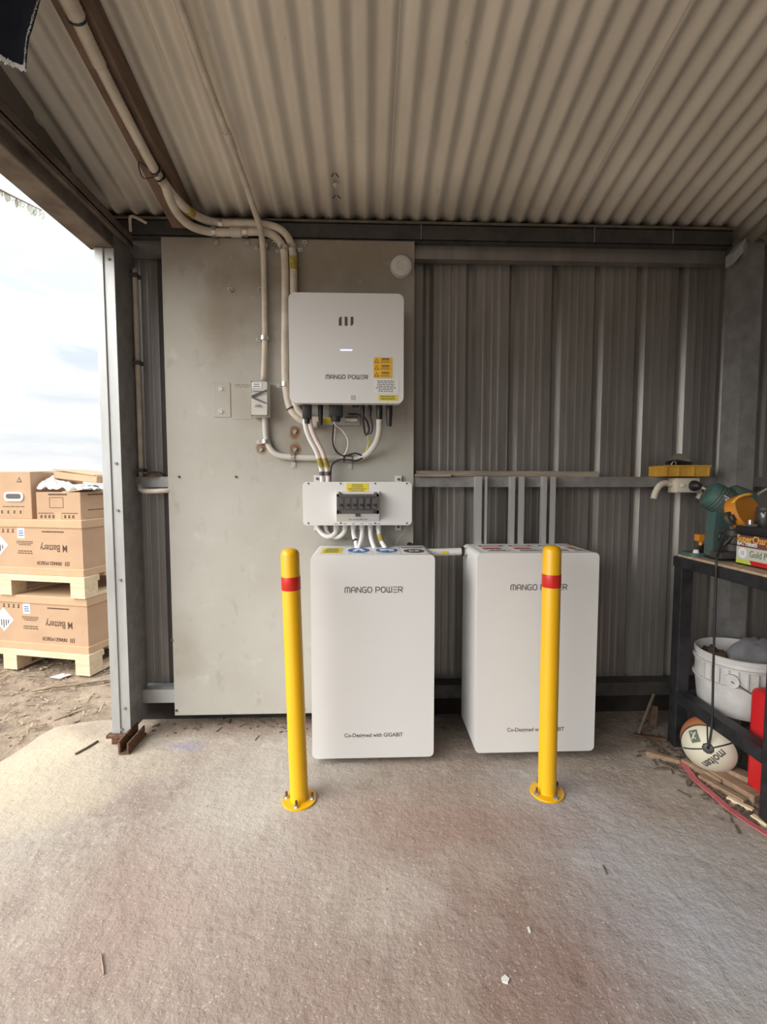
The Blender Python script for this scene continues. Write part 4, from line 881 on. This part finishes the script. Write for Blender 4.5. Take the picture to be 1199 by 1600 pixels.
# basketball
bc = V((1.372, -.475, .104)); R = .104
hub = (CAM - bc).normalized() + V((-.12, -.05, -.18)); hub.normalize(); sky = V((0, 0, 1)); e1 = hub.cross(sky).normalized(); e2 = e1.cross(hub).normalized()   # e1 to the left seen from camera? fixed below
if e1.dot(X3) < 0: e1 = -e1
bm_ = bpy.data.materials.new('panelled_ball_rubber'); bm_.use_nodes = True; tt = bm_.node_tree; pp = tt.nodes['Principled BSDF']; pp.inputs['Roughness'].default_value = .6
tcn = tt.nodes.new('ShaderNodeTexCoord')
def dotn(vec, off=0.0):
    q = tt.nodes.new('ShaderNodeVectorMath'); q.operation = 'DOT_PRODUCT'; q.inputs[1].default_value = vec; sub = tt.nodes.new('ShaderNodeVectorMath'); sub.operation = 'SUBTRACT'; sub.inputs[1].default_value = (0, 0, R)
    tt.links.new(tcn.outputs['Object'], sub.inputs[0]); tt.links.new(sub.outputs[0], q.inputs[0])
    g_ = tt.nodes.new('ShaderNodeMath'); g_.operation = 'GREATER_THAN'; g_.inputs[1].default_value = off; tt.links.new(q.outputs['Value'], g_.inputs[0]); return g_.outputs[0]
o_dir = (e2 * .75 - e1 * .55 - hub * .1).normalized()
def mixn(f, a, b_):
    k = tt.nodes.new('ShaderNodeMix'); k.data_type = 'RGBA'; tt.links.new(f, k.inputs[0])
    for i_, s_ in ((6, a), (7, b_)):
        if isinstance(s_, tuple): k.inputs[i_].default_value = (*s_, 1)
        else: tt.links.new(s_, k.inputs[i_])
    return k.outputs[2]
rest = mixn(dotn(o_dir, .0), (.035, .05, .03), (.42, .15, .06)); tt.links.new(mixn(dotn((hub - o_dir * .40 - e1 * .28).normalized(), .046), rest, (.58, .55, .44)), pp.inputs['Base Color'])
b = B(); bmesh.ops.create_uvsphere(b.b, u_segments=40, v_segments=24, radius=R); b.xf(Matrix.Translation(bc))
t = tag(obj('basketball', b, bm_, smooth=True), 'old orange, cream and green basketball lying under the bench', 'ball')
def onball(dx, dy, h=.0012):
    q = hub * math.cos(math.hypot(dx, dy)) + (e1 * dx + e2 * dy) * (math.sin(math.hypot(dx, dy)) / max(1e-6, math.hypot(dx, dy))); return bc + q * (R + h)
for a in (97, 28, 203): obj('seam', B().tube([onball(math.cos(math.radians(a)) * k * .13, math.sin(math.radians(a)) * k * .13, .0005) for k in range(1, 9)], .0026, 6), M['black'], t, smooth=True)
cax = (hub - o_dir * .40 - e1 * .28).normalized(); ca = cax.orthogonal().normalized(); cc = cax.cross(ca); cd_ = .046 / R
obj('seam', B().tube([bc + (cax * cd_ + (ca * math.cos(q) + cc * math.sin(q)) * math.sqrt(1 - cd_ * cd_)) * (R + .0005) for q in [2 * math.pi * i / 48 for i in range(49)]], .0026, 6, smooth=False), M['black'], t, smooth=True)
obj('worn_hub', B().lathe([(.021, -.003), (.017, .002), (.006, .003), (0, .002)], bc + hub * R, 9, hub), M['black'], t)
ra = math.radians(-128)
def warp(p): return onball(p.x, p.y, .001 + p.z)
text(t, 'print', 'molten', .44, M['ink'], (.20, -.36, 0), V((math.cos(ra), math.sin(ra), 0)), V((-math.sin(ra), math.cos(ra), 0)) , align='CENTER', warp=warp, ext=.0008, bold=.01, sx=.8)
cs = [V((-.74, .40)), V((-.44, .56)), V((-.24, .16)), V((-.52, .0))]
bq = B(); bq.sheet([[onball(*((cs[0].lerp(cs[1], u / 6)).lerp(cs[3].lerp(cs[2], u / 6), v / 6)), .0008) for u in range(7)] for v in range(7)]); bq.thick(.0004); em = obj('square_emblem', bq, mat('olive_print', (.10, .12, .07), .7), t)
bq = B().tube([onball(x, y, .002) for x, y in ((-.62, .38), (-.50, .34), (-.52, .26), (-.40, .20))], .0028, 6, smooth=False); bq.tube([onball(x, y, .002) for x, y in ((-.46, .44), (-.54, .14))], .0028, 6, smooth=False); obj('emblem_mark', bq, M['bucket'], em)

# pink strap, timber scraps and litter along the bench foot
def strap(pts, w, th, name, m, lab):
    b = B(); rows = []; P = [V(p) for p in pts]
    for i, p in enumerate(P):
        d = (P[min(i + 1, len(P) - 1)] - P[max(i - 1, 0)]).normalized(); n = V((-d.y, d.x, 0)); rows.append([p - n * w / 2, p + n * w / 2])
    b.sheet(rows); b.thick(th); return tag(obj(name, b, M[m]), lab, 'strap')
def gz(px, py, z=.004):
    d = _fw + _rt * ((px - 599.5) / FPX) - _up * ((py - 800.0) / FPX); return CAM + d * ((z - CAM.z) / d.z)
strap([gz(1063, 1186, .016), gz(1076, 1203, .014), gz(1087, 1218, .012), gz(1103, 1231, .012), gz(1122, 1247, .011), gz(1140, 1263, .011), gz(1158, 1276, .010), gz(1178, 1289, .010), gz(1199, 1302, .010), gz(1225, 1317, .010)], .023, .003, 'webbing_strap', 'pink', 'faded pink webbing strap lying along the bench foot')
def scrap(px, py, l, w, h, ang, lab, m='scrap', name='wood_offcut', z=.0, pit=0):
    c = gz(px, py, z + h / 2); b = B(); b.box(c.x - l / 2, c.x + l / 2, c.y - w / 2, c.y + w / 2, z, z + h, .002, rot=Matrix.Rotation(math.radians(ang), 3, 'Z') @ Matrix.Rotation(math.radians(pit), 3, 'Y'))
    return tag(obj(name, b, M[m]), lab, 'wood')
scrap(1148, 1226, .17, .05, .03, -72, 'broad brown timber offcut in front of the red can')
scrap(1128, 1232, .16, .025, .018, -68, 'narrow split timber stick beside the broad offcut')
scrap(1152, 1212, .10, .05, .045, -60, 'short chunky timber block against the red can')
scrap(1157, 1256, .08, .02, .012, -62, 'small pale timber chip near the near bench leg', 'pine')
scrap(1098, 1205, .15, .03, .025, -66, 'pale brown stick under the basketball')
scrap(1036, 1183, .12, .022, .02, -35, 'rolled bark piece beyond the far end of the pink strap')
scrap(1016, 1152, .13, .02, .015, -20, 'dark splinter on the floor left of the far bench leg', 'dark_timber')
scrap(1022, 1120, .10, .03, .012, 55, 'board scrap leaning at the far bench leg', 'dark_timber', z=.05, pit=-50)
scrap(1010, 1116, .22, .012, .012, 38, 'thin stick leaning in the dark corner left of the bench', 'bark', z=.07, pit=-40)
scrap(1188, 1282, .05, .02, .012, -70, 'tiny pale wood chip against the near bench leg', 'pine')
d = B()
for i in range(420):
    k = random.random(); px = 1010 + 175 * k + random.gauss(0, 10); py = 1150 + 125 * k + random.gauss(0, 13)
    c = gz(px, py, .004); l = random.choice((.004, .008, .014, .022)); w = random.uniform(.0012, .004)
    d.box(c.x - l, c.x + l, c.y - w, c.y + w, .0005, .0005 + random.uniform(.002, .008), rot=Matrix.Rotation(random.uniform(0, 3.1), 3, 'Z'))
for i in range(160):
    c = V((random.uniform(-1.0, 1.3), random.gauss(-.07, .05), 0)); l = random.choice((.004, .008, .02)); w = random.uniform(.001, .004)
    if c.y > 0: continue
    d.box(c.x - l, c.x + l, c.y - w, c.y + w, .0005, .0005 + random.uniform(.002, .005), rot=Matrix.Rotation(random.uniform(0, 3.1), 3, 'Z'))
tag(obj('floor_litter', d, M['bark']), 'bark crumbs and dead leaves along the wall foot and bench', 'litter', kind='stuff')
def twig(pts, r, lab, m='debris', name='twig'): return tag(obj(name, B().tube(pts, r, 6, .03), M[m], smooth=True), lab, 'twig')
twig([gz(158, 1490, .003), gz(160, 1505, .003), gz(162, 1522, .003)], .002, 'pale straw lying on the concrete at lower left')
twig([gz(118, 1178, .004), gz(135, 1169, .004), gz(153, 1158, .004)], .005, 'thin dark stick on the slab edge left of the post', 'bark')
twig([gz(943, 1352, .003), gz(948, 1366, .003)], .002, 'tiny dark splinter on the floor below the right bollard', 'bark')
c = gz(790, 1530, .003); b = B(); b.prism([(-.008, -.005), (.003, -.009), (.010, .001), (.002, .010), (-.008, .004)], .004, (c.x, c.y, .0), X3, Y3); tag(obj('paint_flake', b, M['paper']), 'white flake on the concrete at the front', 'flake')
c = gz(827, 1452, .003); b = B(); b.prism([(-.003, -.008), (.003, -.007), (.003, .008), (-.002, .007)], .003, (c.x, c.y, .0), X3, Y3); tag(obj('paint_flake', b, M['paper']), 'narrow white flake on the concrete right of centre', 'flake')

# ------------------------------------------------------------------ outside: pallets and cartons, built around their own front right corner
ROT = math.radians(-13.2); CX0, CY0 = -1.645, .540
PR = Matrix.Translation((CX0, CY0, 0)) @ Matrix.Rotation(ROT, 4, 'Z')
def place(t, z=0.0, dx=0.0, dy=0.0, ex=0.0):
    t.matrix_world = PR @ Matrix.Translation((dx, dy, z)) @ Matrix.Rotation(ex, 4, 'Z'); ORG[t.name] = V((0, 0, 0))
PW, PD = 1.15, .80
def pallet(lab):
    t = thing('pallet', (0, 0, 0), lab, 'pallet', 'timber pallets under the battery cartons')
    for y in (0.0, .17, .34, .51, .68): obj('deck_board', B().box(-PW, 0, y, y + .115, .108, .128, .002), M['pine'], t)
    for x in (-PW, -.62, -.10):
        obj('runner', B().box(x, x + .10, 0, PD, .0, .016, .001), M['pine'], t)
        for y in (0, .34, .70): 
            bl_ = obj('block', B().box(x, x + .10, y, y + .10, .016, .092, .002), M['pine'], t)
    for y in (0.0, .34, .68): obj('stringer', B().box(-PW, 0, y, y + .115, .092, .108, .001), M['pine'], t)
    return t
def crate(lab):
    t = thing('battery_carton', (0, 0, 0), lab, 'carton', 'big battery cartons on pallets')
    w0, w1, d0, d1, H = -PW + .02, -.015, .015, PD - .03, .335
    obj('body', B().box(w0 + .006, w1 - .006, d0 + .006, d1 - .006, 0, H - .006), M['card'], t)
    obj('lid', B().box(w0, w1, d0, d1, H - .05, H, .004), M['card_lt'], t); obj('tray', B().box(w0 - .004, w1 + .004, d0 - .004, d1 + .004, 0, .042, .003), M['card_lt'], t)
    fy = d0 + .006; RX, UP = V((-1, 0, 0)), V((0, 0, -1))       # print stands on its head
    text(t, 'print', 'M Battery', .060, M['ink_brown'], (-.222, fy, .165), RX, UP, sx=.80, bold=.0010)
    emblem(t, M['ink_brown'], (-.132, fy, .072), .030, .028, RX, UP)
    strokes(t, 'print', 'MANGO POWER', M['ink_brown'], (-.258, fy, .072), .172, .018, RX, UP, lw=.9)
    micro(t, 'print', M['ink_brown'], (-.225, fy, .262), .155, .009, 1, RX, UP, 3, fill=.9, th=.9)
    micro(t, 'print', M['ink_brown'], (-.43, fy, .19), .13, .030, 3, RX, UP, 4); micro(t, 'print', M['ink_brown'], (-.43, fy, .135), .13, .026, 2, RX, UP, 5)
    card(t, 'white_label', M['sticker_w'], (-.452, fy, .250), .052, .062, V((1, 0, 0)), Z3); micro(t, 'print', M['blue'], (-.452, fy - .001, .250), .04, .04, 3, V((1, 0, 0)), Z3, 9)
    dm = obj('hazard_diamond', B().prism([(-.075, 0), (0, -.075), (.075, 0), (0, .075)], .001, (-.625, fy, .175)), M['sticker_w'], t)
    for k in range(5): obj('hazard_stripe', B().prism([(-.038 + k * .017, .0), (-.030 + k * .017, .0), (-.030 + k * .017, -.052 + abs(k - 2) * .014), (-.038 + k * .017, -.052 + abs(k - 2) * .014)][::-1], .0006, (-.625, fy - .001, .175)), M['ink'], dm)
    for k in range(4):
        b = B().prism([(-.010, -.010), (.010, -.010), (.004, .002), (.010, .012), (-.006, .012), (-.002, .0)], .0006, (-.512 - k * .036, fy, .262)); obj('handling_mark', b, M['ink_brown'], t)
    return t
p1 = pallet('lower pale pine pallet standing on the dirt'); c1 = crate('lower of two big battery cartons, between the pallets outside')
p2 = pallet('upper pine pallet resting on the lower battery carton'); c2_ = crate('upper of two big battery cartons outside, carrying smaller boxes')
place(p1, -.005); place(c1, .1235); place(p2, .4590, -.012); place(c2_, .5875, -.014)
# torn flap on the lower carton's right side
obj('torn_flap', B().box(-.012, .012, .42, .62, .16, .275, rot=Matrix.Rotation(.12, 3, 'Y')), M['card_lt'], c1)
TZ = .5875 + .335
# small cartons on top
t = thing('small_carton', (0, 0, 0), 'small printed carton with open flaps on the upper battery carton', 'carton')
w, dpt, h = .285, .33, .165
obj('body', B().box(-w, 0, 0, dpt, 0, h - .002, .002), M['card'], t)
obj('flap', B().box(-w + .004, -.004, 0.0, .16, h - .002, h + .003, rot=Matrix.Rotation(-.12, 3, 'Y') @ Matrix.Rotation(.08, 3, 'X')), M['card_lt'], t); obj('flap', B().box(-.13, -.002, .02, dpt, h + .006, h + .010, rot=Matrix.Rotation(-.10, 3, 'Y')), M['card_lt'], t)
obj('tape', B().box(-.165, -.125, -.001, 0, 0, .045), M['card_lt'], t)
obj('frame_print', B().prism([(-.045, -.03), (.045, -.03), (.045, -.027), (-.045, -.027)], .0006, (-.155, 0, .10)).prism([(-.045, .03), (.045, .03), (.045, .033), (-.045, .033)], .0006, (-.155, 0, .10)).prism([(-.045, -.03), (-.042, -.03), (-.042, .03), (-.045, .03)], .0006, (-.155, 0, .10)).prism([(.042, -.03), (.045, -.03), (.045, .03), (.042, .03)], .0006, (-.155, 0, .10)), M['ink_brown'], t)
micro(t, 'print', M['ink_brown'], (-.145, 0, .150), .12, .012, 1, seed=14, fill=.95, th=.8); micro(t, 'print', M['ink_brown'], (-.225, 0, .038), .10, .010, 1, seed=15); micro(t, 'print', M['ink_brown'], (-.07, 0, .038), .10, .010, 1, seed=16)
for k in range(7): obj('handling_mark', B().prism([(-.008, -.008), (.008, -.008), (.003, .002), (.008, .010), (-.006, .010)], .0006, (-.255 + k * .026 + (.05 if k > 3 else 0), 0, .017)), M['ink_brown'], t)
micro(t, 'print', M['ink_brown'], (0, .17, .148), .22, .010, 1, V((0, 1, 0)), Z3, 17, fill=.95, th=.8); micro(t, 'print', M['ink_brown'], (0, .16, .055), .20, .012, 1, V((0, 1, 0)), Z3, 18)
place(t, TZ, -.060, .045, math.radians(5))
t = thing('handle_carton', (0, 0, 0), 'taller carton with white oval hand hole on the upper battery carton', 'carton')
obj('body', B().box(-.55, 0, 0, .42, 0, .285, .003), M['card'], t)
obj('flap', B().box(-.55, .0, 0, .21, .286, .290, rot=Matrix.Rotation(.0, 3, 'Y') @ Matrix.Rotation(.05, 3, 'X')), M['card_lt'], t)
hh = obj('hand_hole_rim', B().prism(rrect(.13, .055, .025), .006, (-.115, 0, .135)), M['sticker_w'], t); obj('hand_hole', B().prism(rrect(.10, .030, .014), .0015, (-.115, -.006, .138)), M['ink'], hh)
obj('recycling_mark', B().prism([(-.018, -.014), (.018, -.014), (0, .018)], .0006, (-.075, 0, .236)), M['ink_brown'], t); obj('mark_centre', B().prism([(-.010, -.009), (.010, -.009), (0, .009)], .0006, (-.075, -.0006, .236)), M['card'], t)
micro(t, 'print', M['ink_brown'], (-.12, 0, .075), .15, .010, 1, seed=24)
for k in range(4): obj('handling_mark', B().prism([(-.014, -.018), (.014, -.018), (.014, .018), (-.014, .018)], .0005, (-.075 - k * .042, 0, .042)).prism([(-.011, -.015), (.011, -.015), (.011, .015), (-.011, .015)][::-1], .0001, (-.075 - k * .042, 0, .042)), M['card_lt'], t); 
for k in range(4): obj('handling_mark', B().prism([(-.007, -.010), (.007, -.010), (.002, .0), (.008, .010), (-.006, .010)], .0006, (-.075 - k * .042, -.0006, .042)), M['ink_brown'], t)
place(t, TZ, -.395, .035, math.radians(4))
t = thing('flat_carton', (0, 0, 0), 'flattened carton lying above the plastic wrapped small box', 'carton')
obj('body', B().box(-.30, 0, 0, .30, 0, .045, .004, rot=Matrix.Rotation(.10, 3, 'Y')), M['card_lt'], t); obj('dark_edge', B().box(-.30, -.01, -.004, .28, .048, .054, rot=Matrix.Rotation(.13, 3, 'Y')), M['card'], t); obj('side_print', B().box(.0, .004, .05, .2, .0, .02), M['ink_brown'], t)
place(t, TZ + .232, -.045, .16, math.radians(3))
# plastic wrap heap
b = B(); rows = []
for i in range(23):
    r = []
    for j in range(15):
        u, v = i / 22, j / 14
        z = TZ + .185 + .070 * (1 - u) ** 1.5 * math.sin(v * math.pi) + .025 * noise.noise(V((u * 9, v * 7, 4))) + .012 * noise.noise(V((u * 22, v * 18, 9)))
        r.append(PR @ V((-.37 + .36 * u, .05 + .22 * v, z)))
    rows.append(r)
b.sheet(rows); b.thick(.0015)
tag(obj('plastic_wrap', b, M['wrap']), 'crumpled clear plastic wrap on the small carton', 'plastic wrap')
c = gz(95, 1056, -.004); b = B(); b.prism([(-.05, -.02), (.02, -.045), (.055, .015), (-.012, .035)], .0015, (c.x, c.y, -.004), X3, Y3); tag(obj('paper_sheet', b, M['paper']), 'white paper scrap on the dirt before the pallet', 'paper')
twig([gz(50, 1080, .0), gz(85, 1073, .004), gz(118, 1070, .0), gz(150, 1064, .004), gz(182, 1061, .004)], .008, 'long pale stick lying on the dirt before the pallet', 'debris', 'stick')
twig([gz(155, 1113, 0), gz(163, 1098, .002)], .004, 'short straw upright in view on the dirt by the post', 'debris', 'stick')

# leafy twig hanging outside beyond the beam
t = thing('leafy_twig', (-2.5, 1.0, 2.8), 'pale leafy twig hanging outside just below the left beam', 'branch')
obj('stem', B().tube([(-3.2, 1.0, 3.5), (-2.7, 1.0, 3.2), (-2.35, 1.0, 3.02), (-2.10, 1.0, 2.90)], .008, 6, rfun=lambda q: .012 * (1 - q) + .003), M['bark'], t, smooth=True)
lf = None
for i in range(16):
    k = i / 15; p = V((-2.45, 1.0, 3.08)).lerp(V((-2.09, 1.0, 2.895)), k); dv = V((random.uniform(-.35, .1), random.uniform(-.4, .4), -1)).normalized()
    l = random.uniform(.045, .07); s_ = dv.cross(V((0, 1, 0))).normalized()
    b = B(); vs = [b.b.verts.new(p + dv * l * a_ + s_ * w_ * l + V((0, .006 * math.sin(a_ * 3), 0))) for a_, w_ in ((0, 0), (.35, .2), (.75, .16), (1, 0), (.75, -.16), (.35, -.2))]; b.b.faces.new(vs); b.thick(.001)
    obj('leaf', b, M['leaf'], t)

# dark denim rag hanging from the roof at upper left
t = thing('denim_rag', at(30, 50, -1.1), 'dark navy denim rag with frayed white edge hanging from the roof', 'cloth')
def dn(px, py, k=0): 
    p = at(px, py, -1.1); p.y += .012 * math.sin(px * .07) + .006 * math.sin(py * .05 + px * .03); return p
right = [(70, -128), (66, -60), (65, 0), (60, 30), (55, 52), (48, 62), (43, 78), (38, 95), (36, 103)]
b = B(); rows = []
for px, py in right: rows.append([dn(-90 + (px + 90) * k / 12, py + (0 if py < 90 else -14 * math.sin(k / 12 * math.pi))) for k in range(13)])
b.sheet(rows); b.thick(.003); obj('cloth', b, M['denim'], t, smooth=True)
b = B(); bot = [(px_, 103 - 14 * math.sin((px_ + 90) / 126 * math.pi)) for px_ in range(-80, 37, 4)]
edge_pts = right + bot[::-1]
for (ax_, ay_), (bx_, by_) in zip(edge_pts, edge_pts[1:]):
    for k in range(9):
        f = k / 9; px, py = ax_ + (bx_ - ax_) * f, ay_ + (by_ - ay_) * f; p = dn(px, py) + V((0, -.003, 0))
        side = px > 37
        q = p + (V((random.uniform(.0005, .003), 0, random.uniform(-.004, .002))) if side else V((random.uniform(-.006, .006), random.uniform(-.002, .002), -random.uniform(.002, .009))))
        b.tube([p - (q - p) * .6, q], .0006 if side else .0008, 4, smooth=False)
obj('frayed_edge', b, M['fray'], t, kind='stuff')
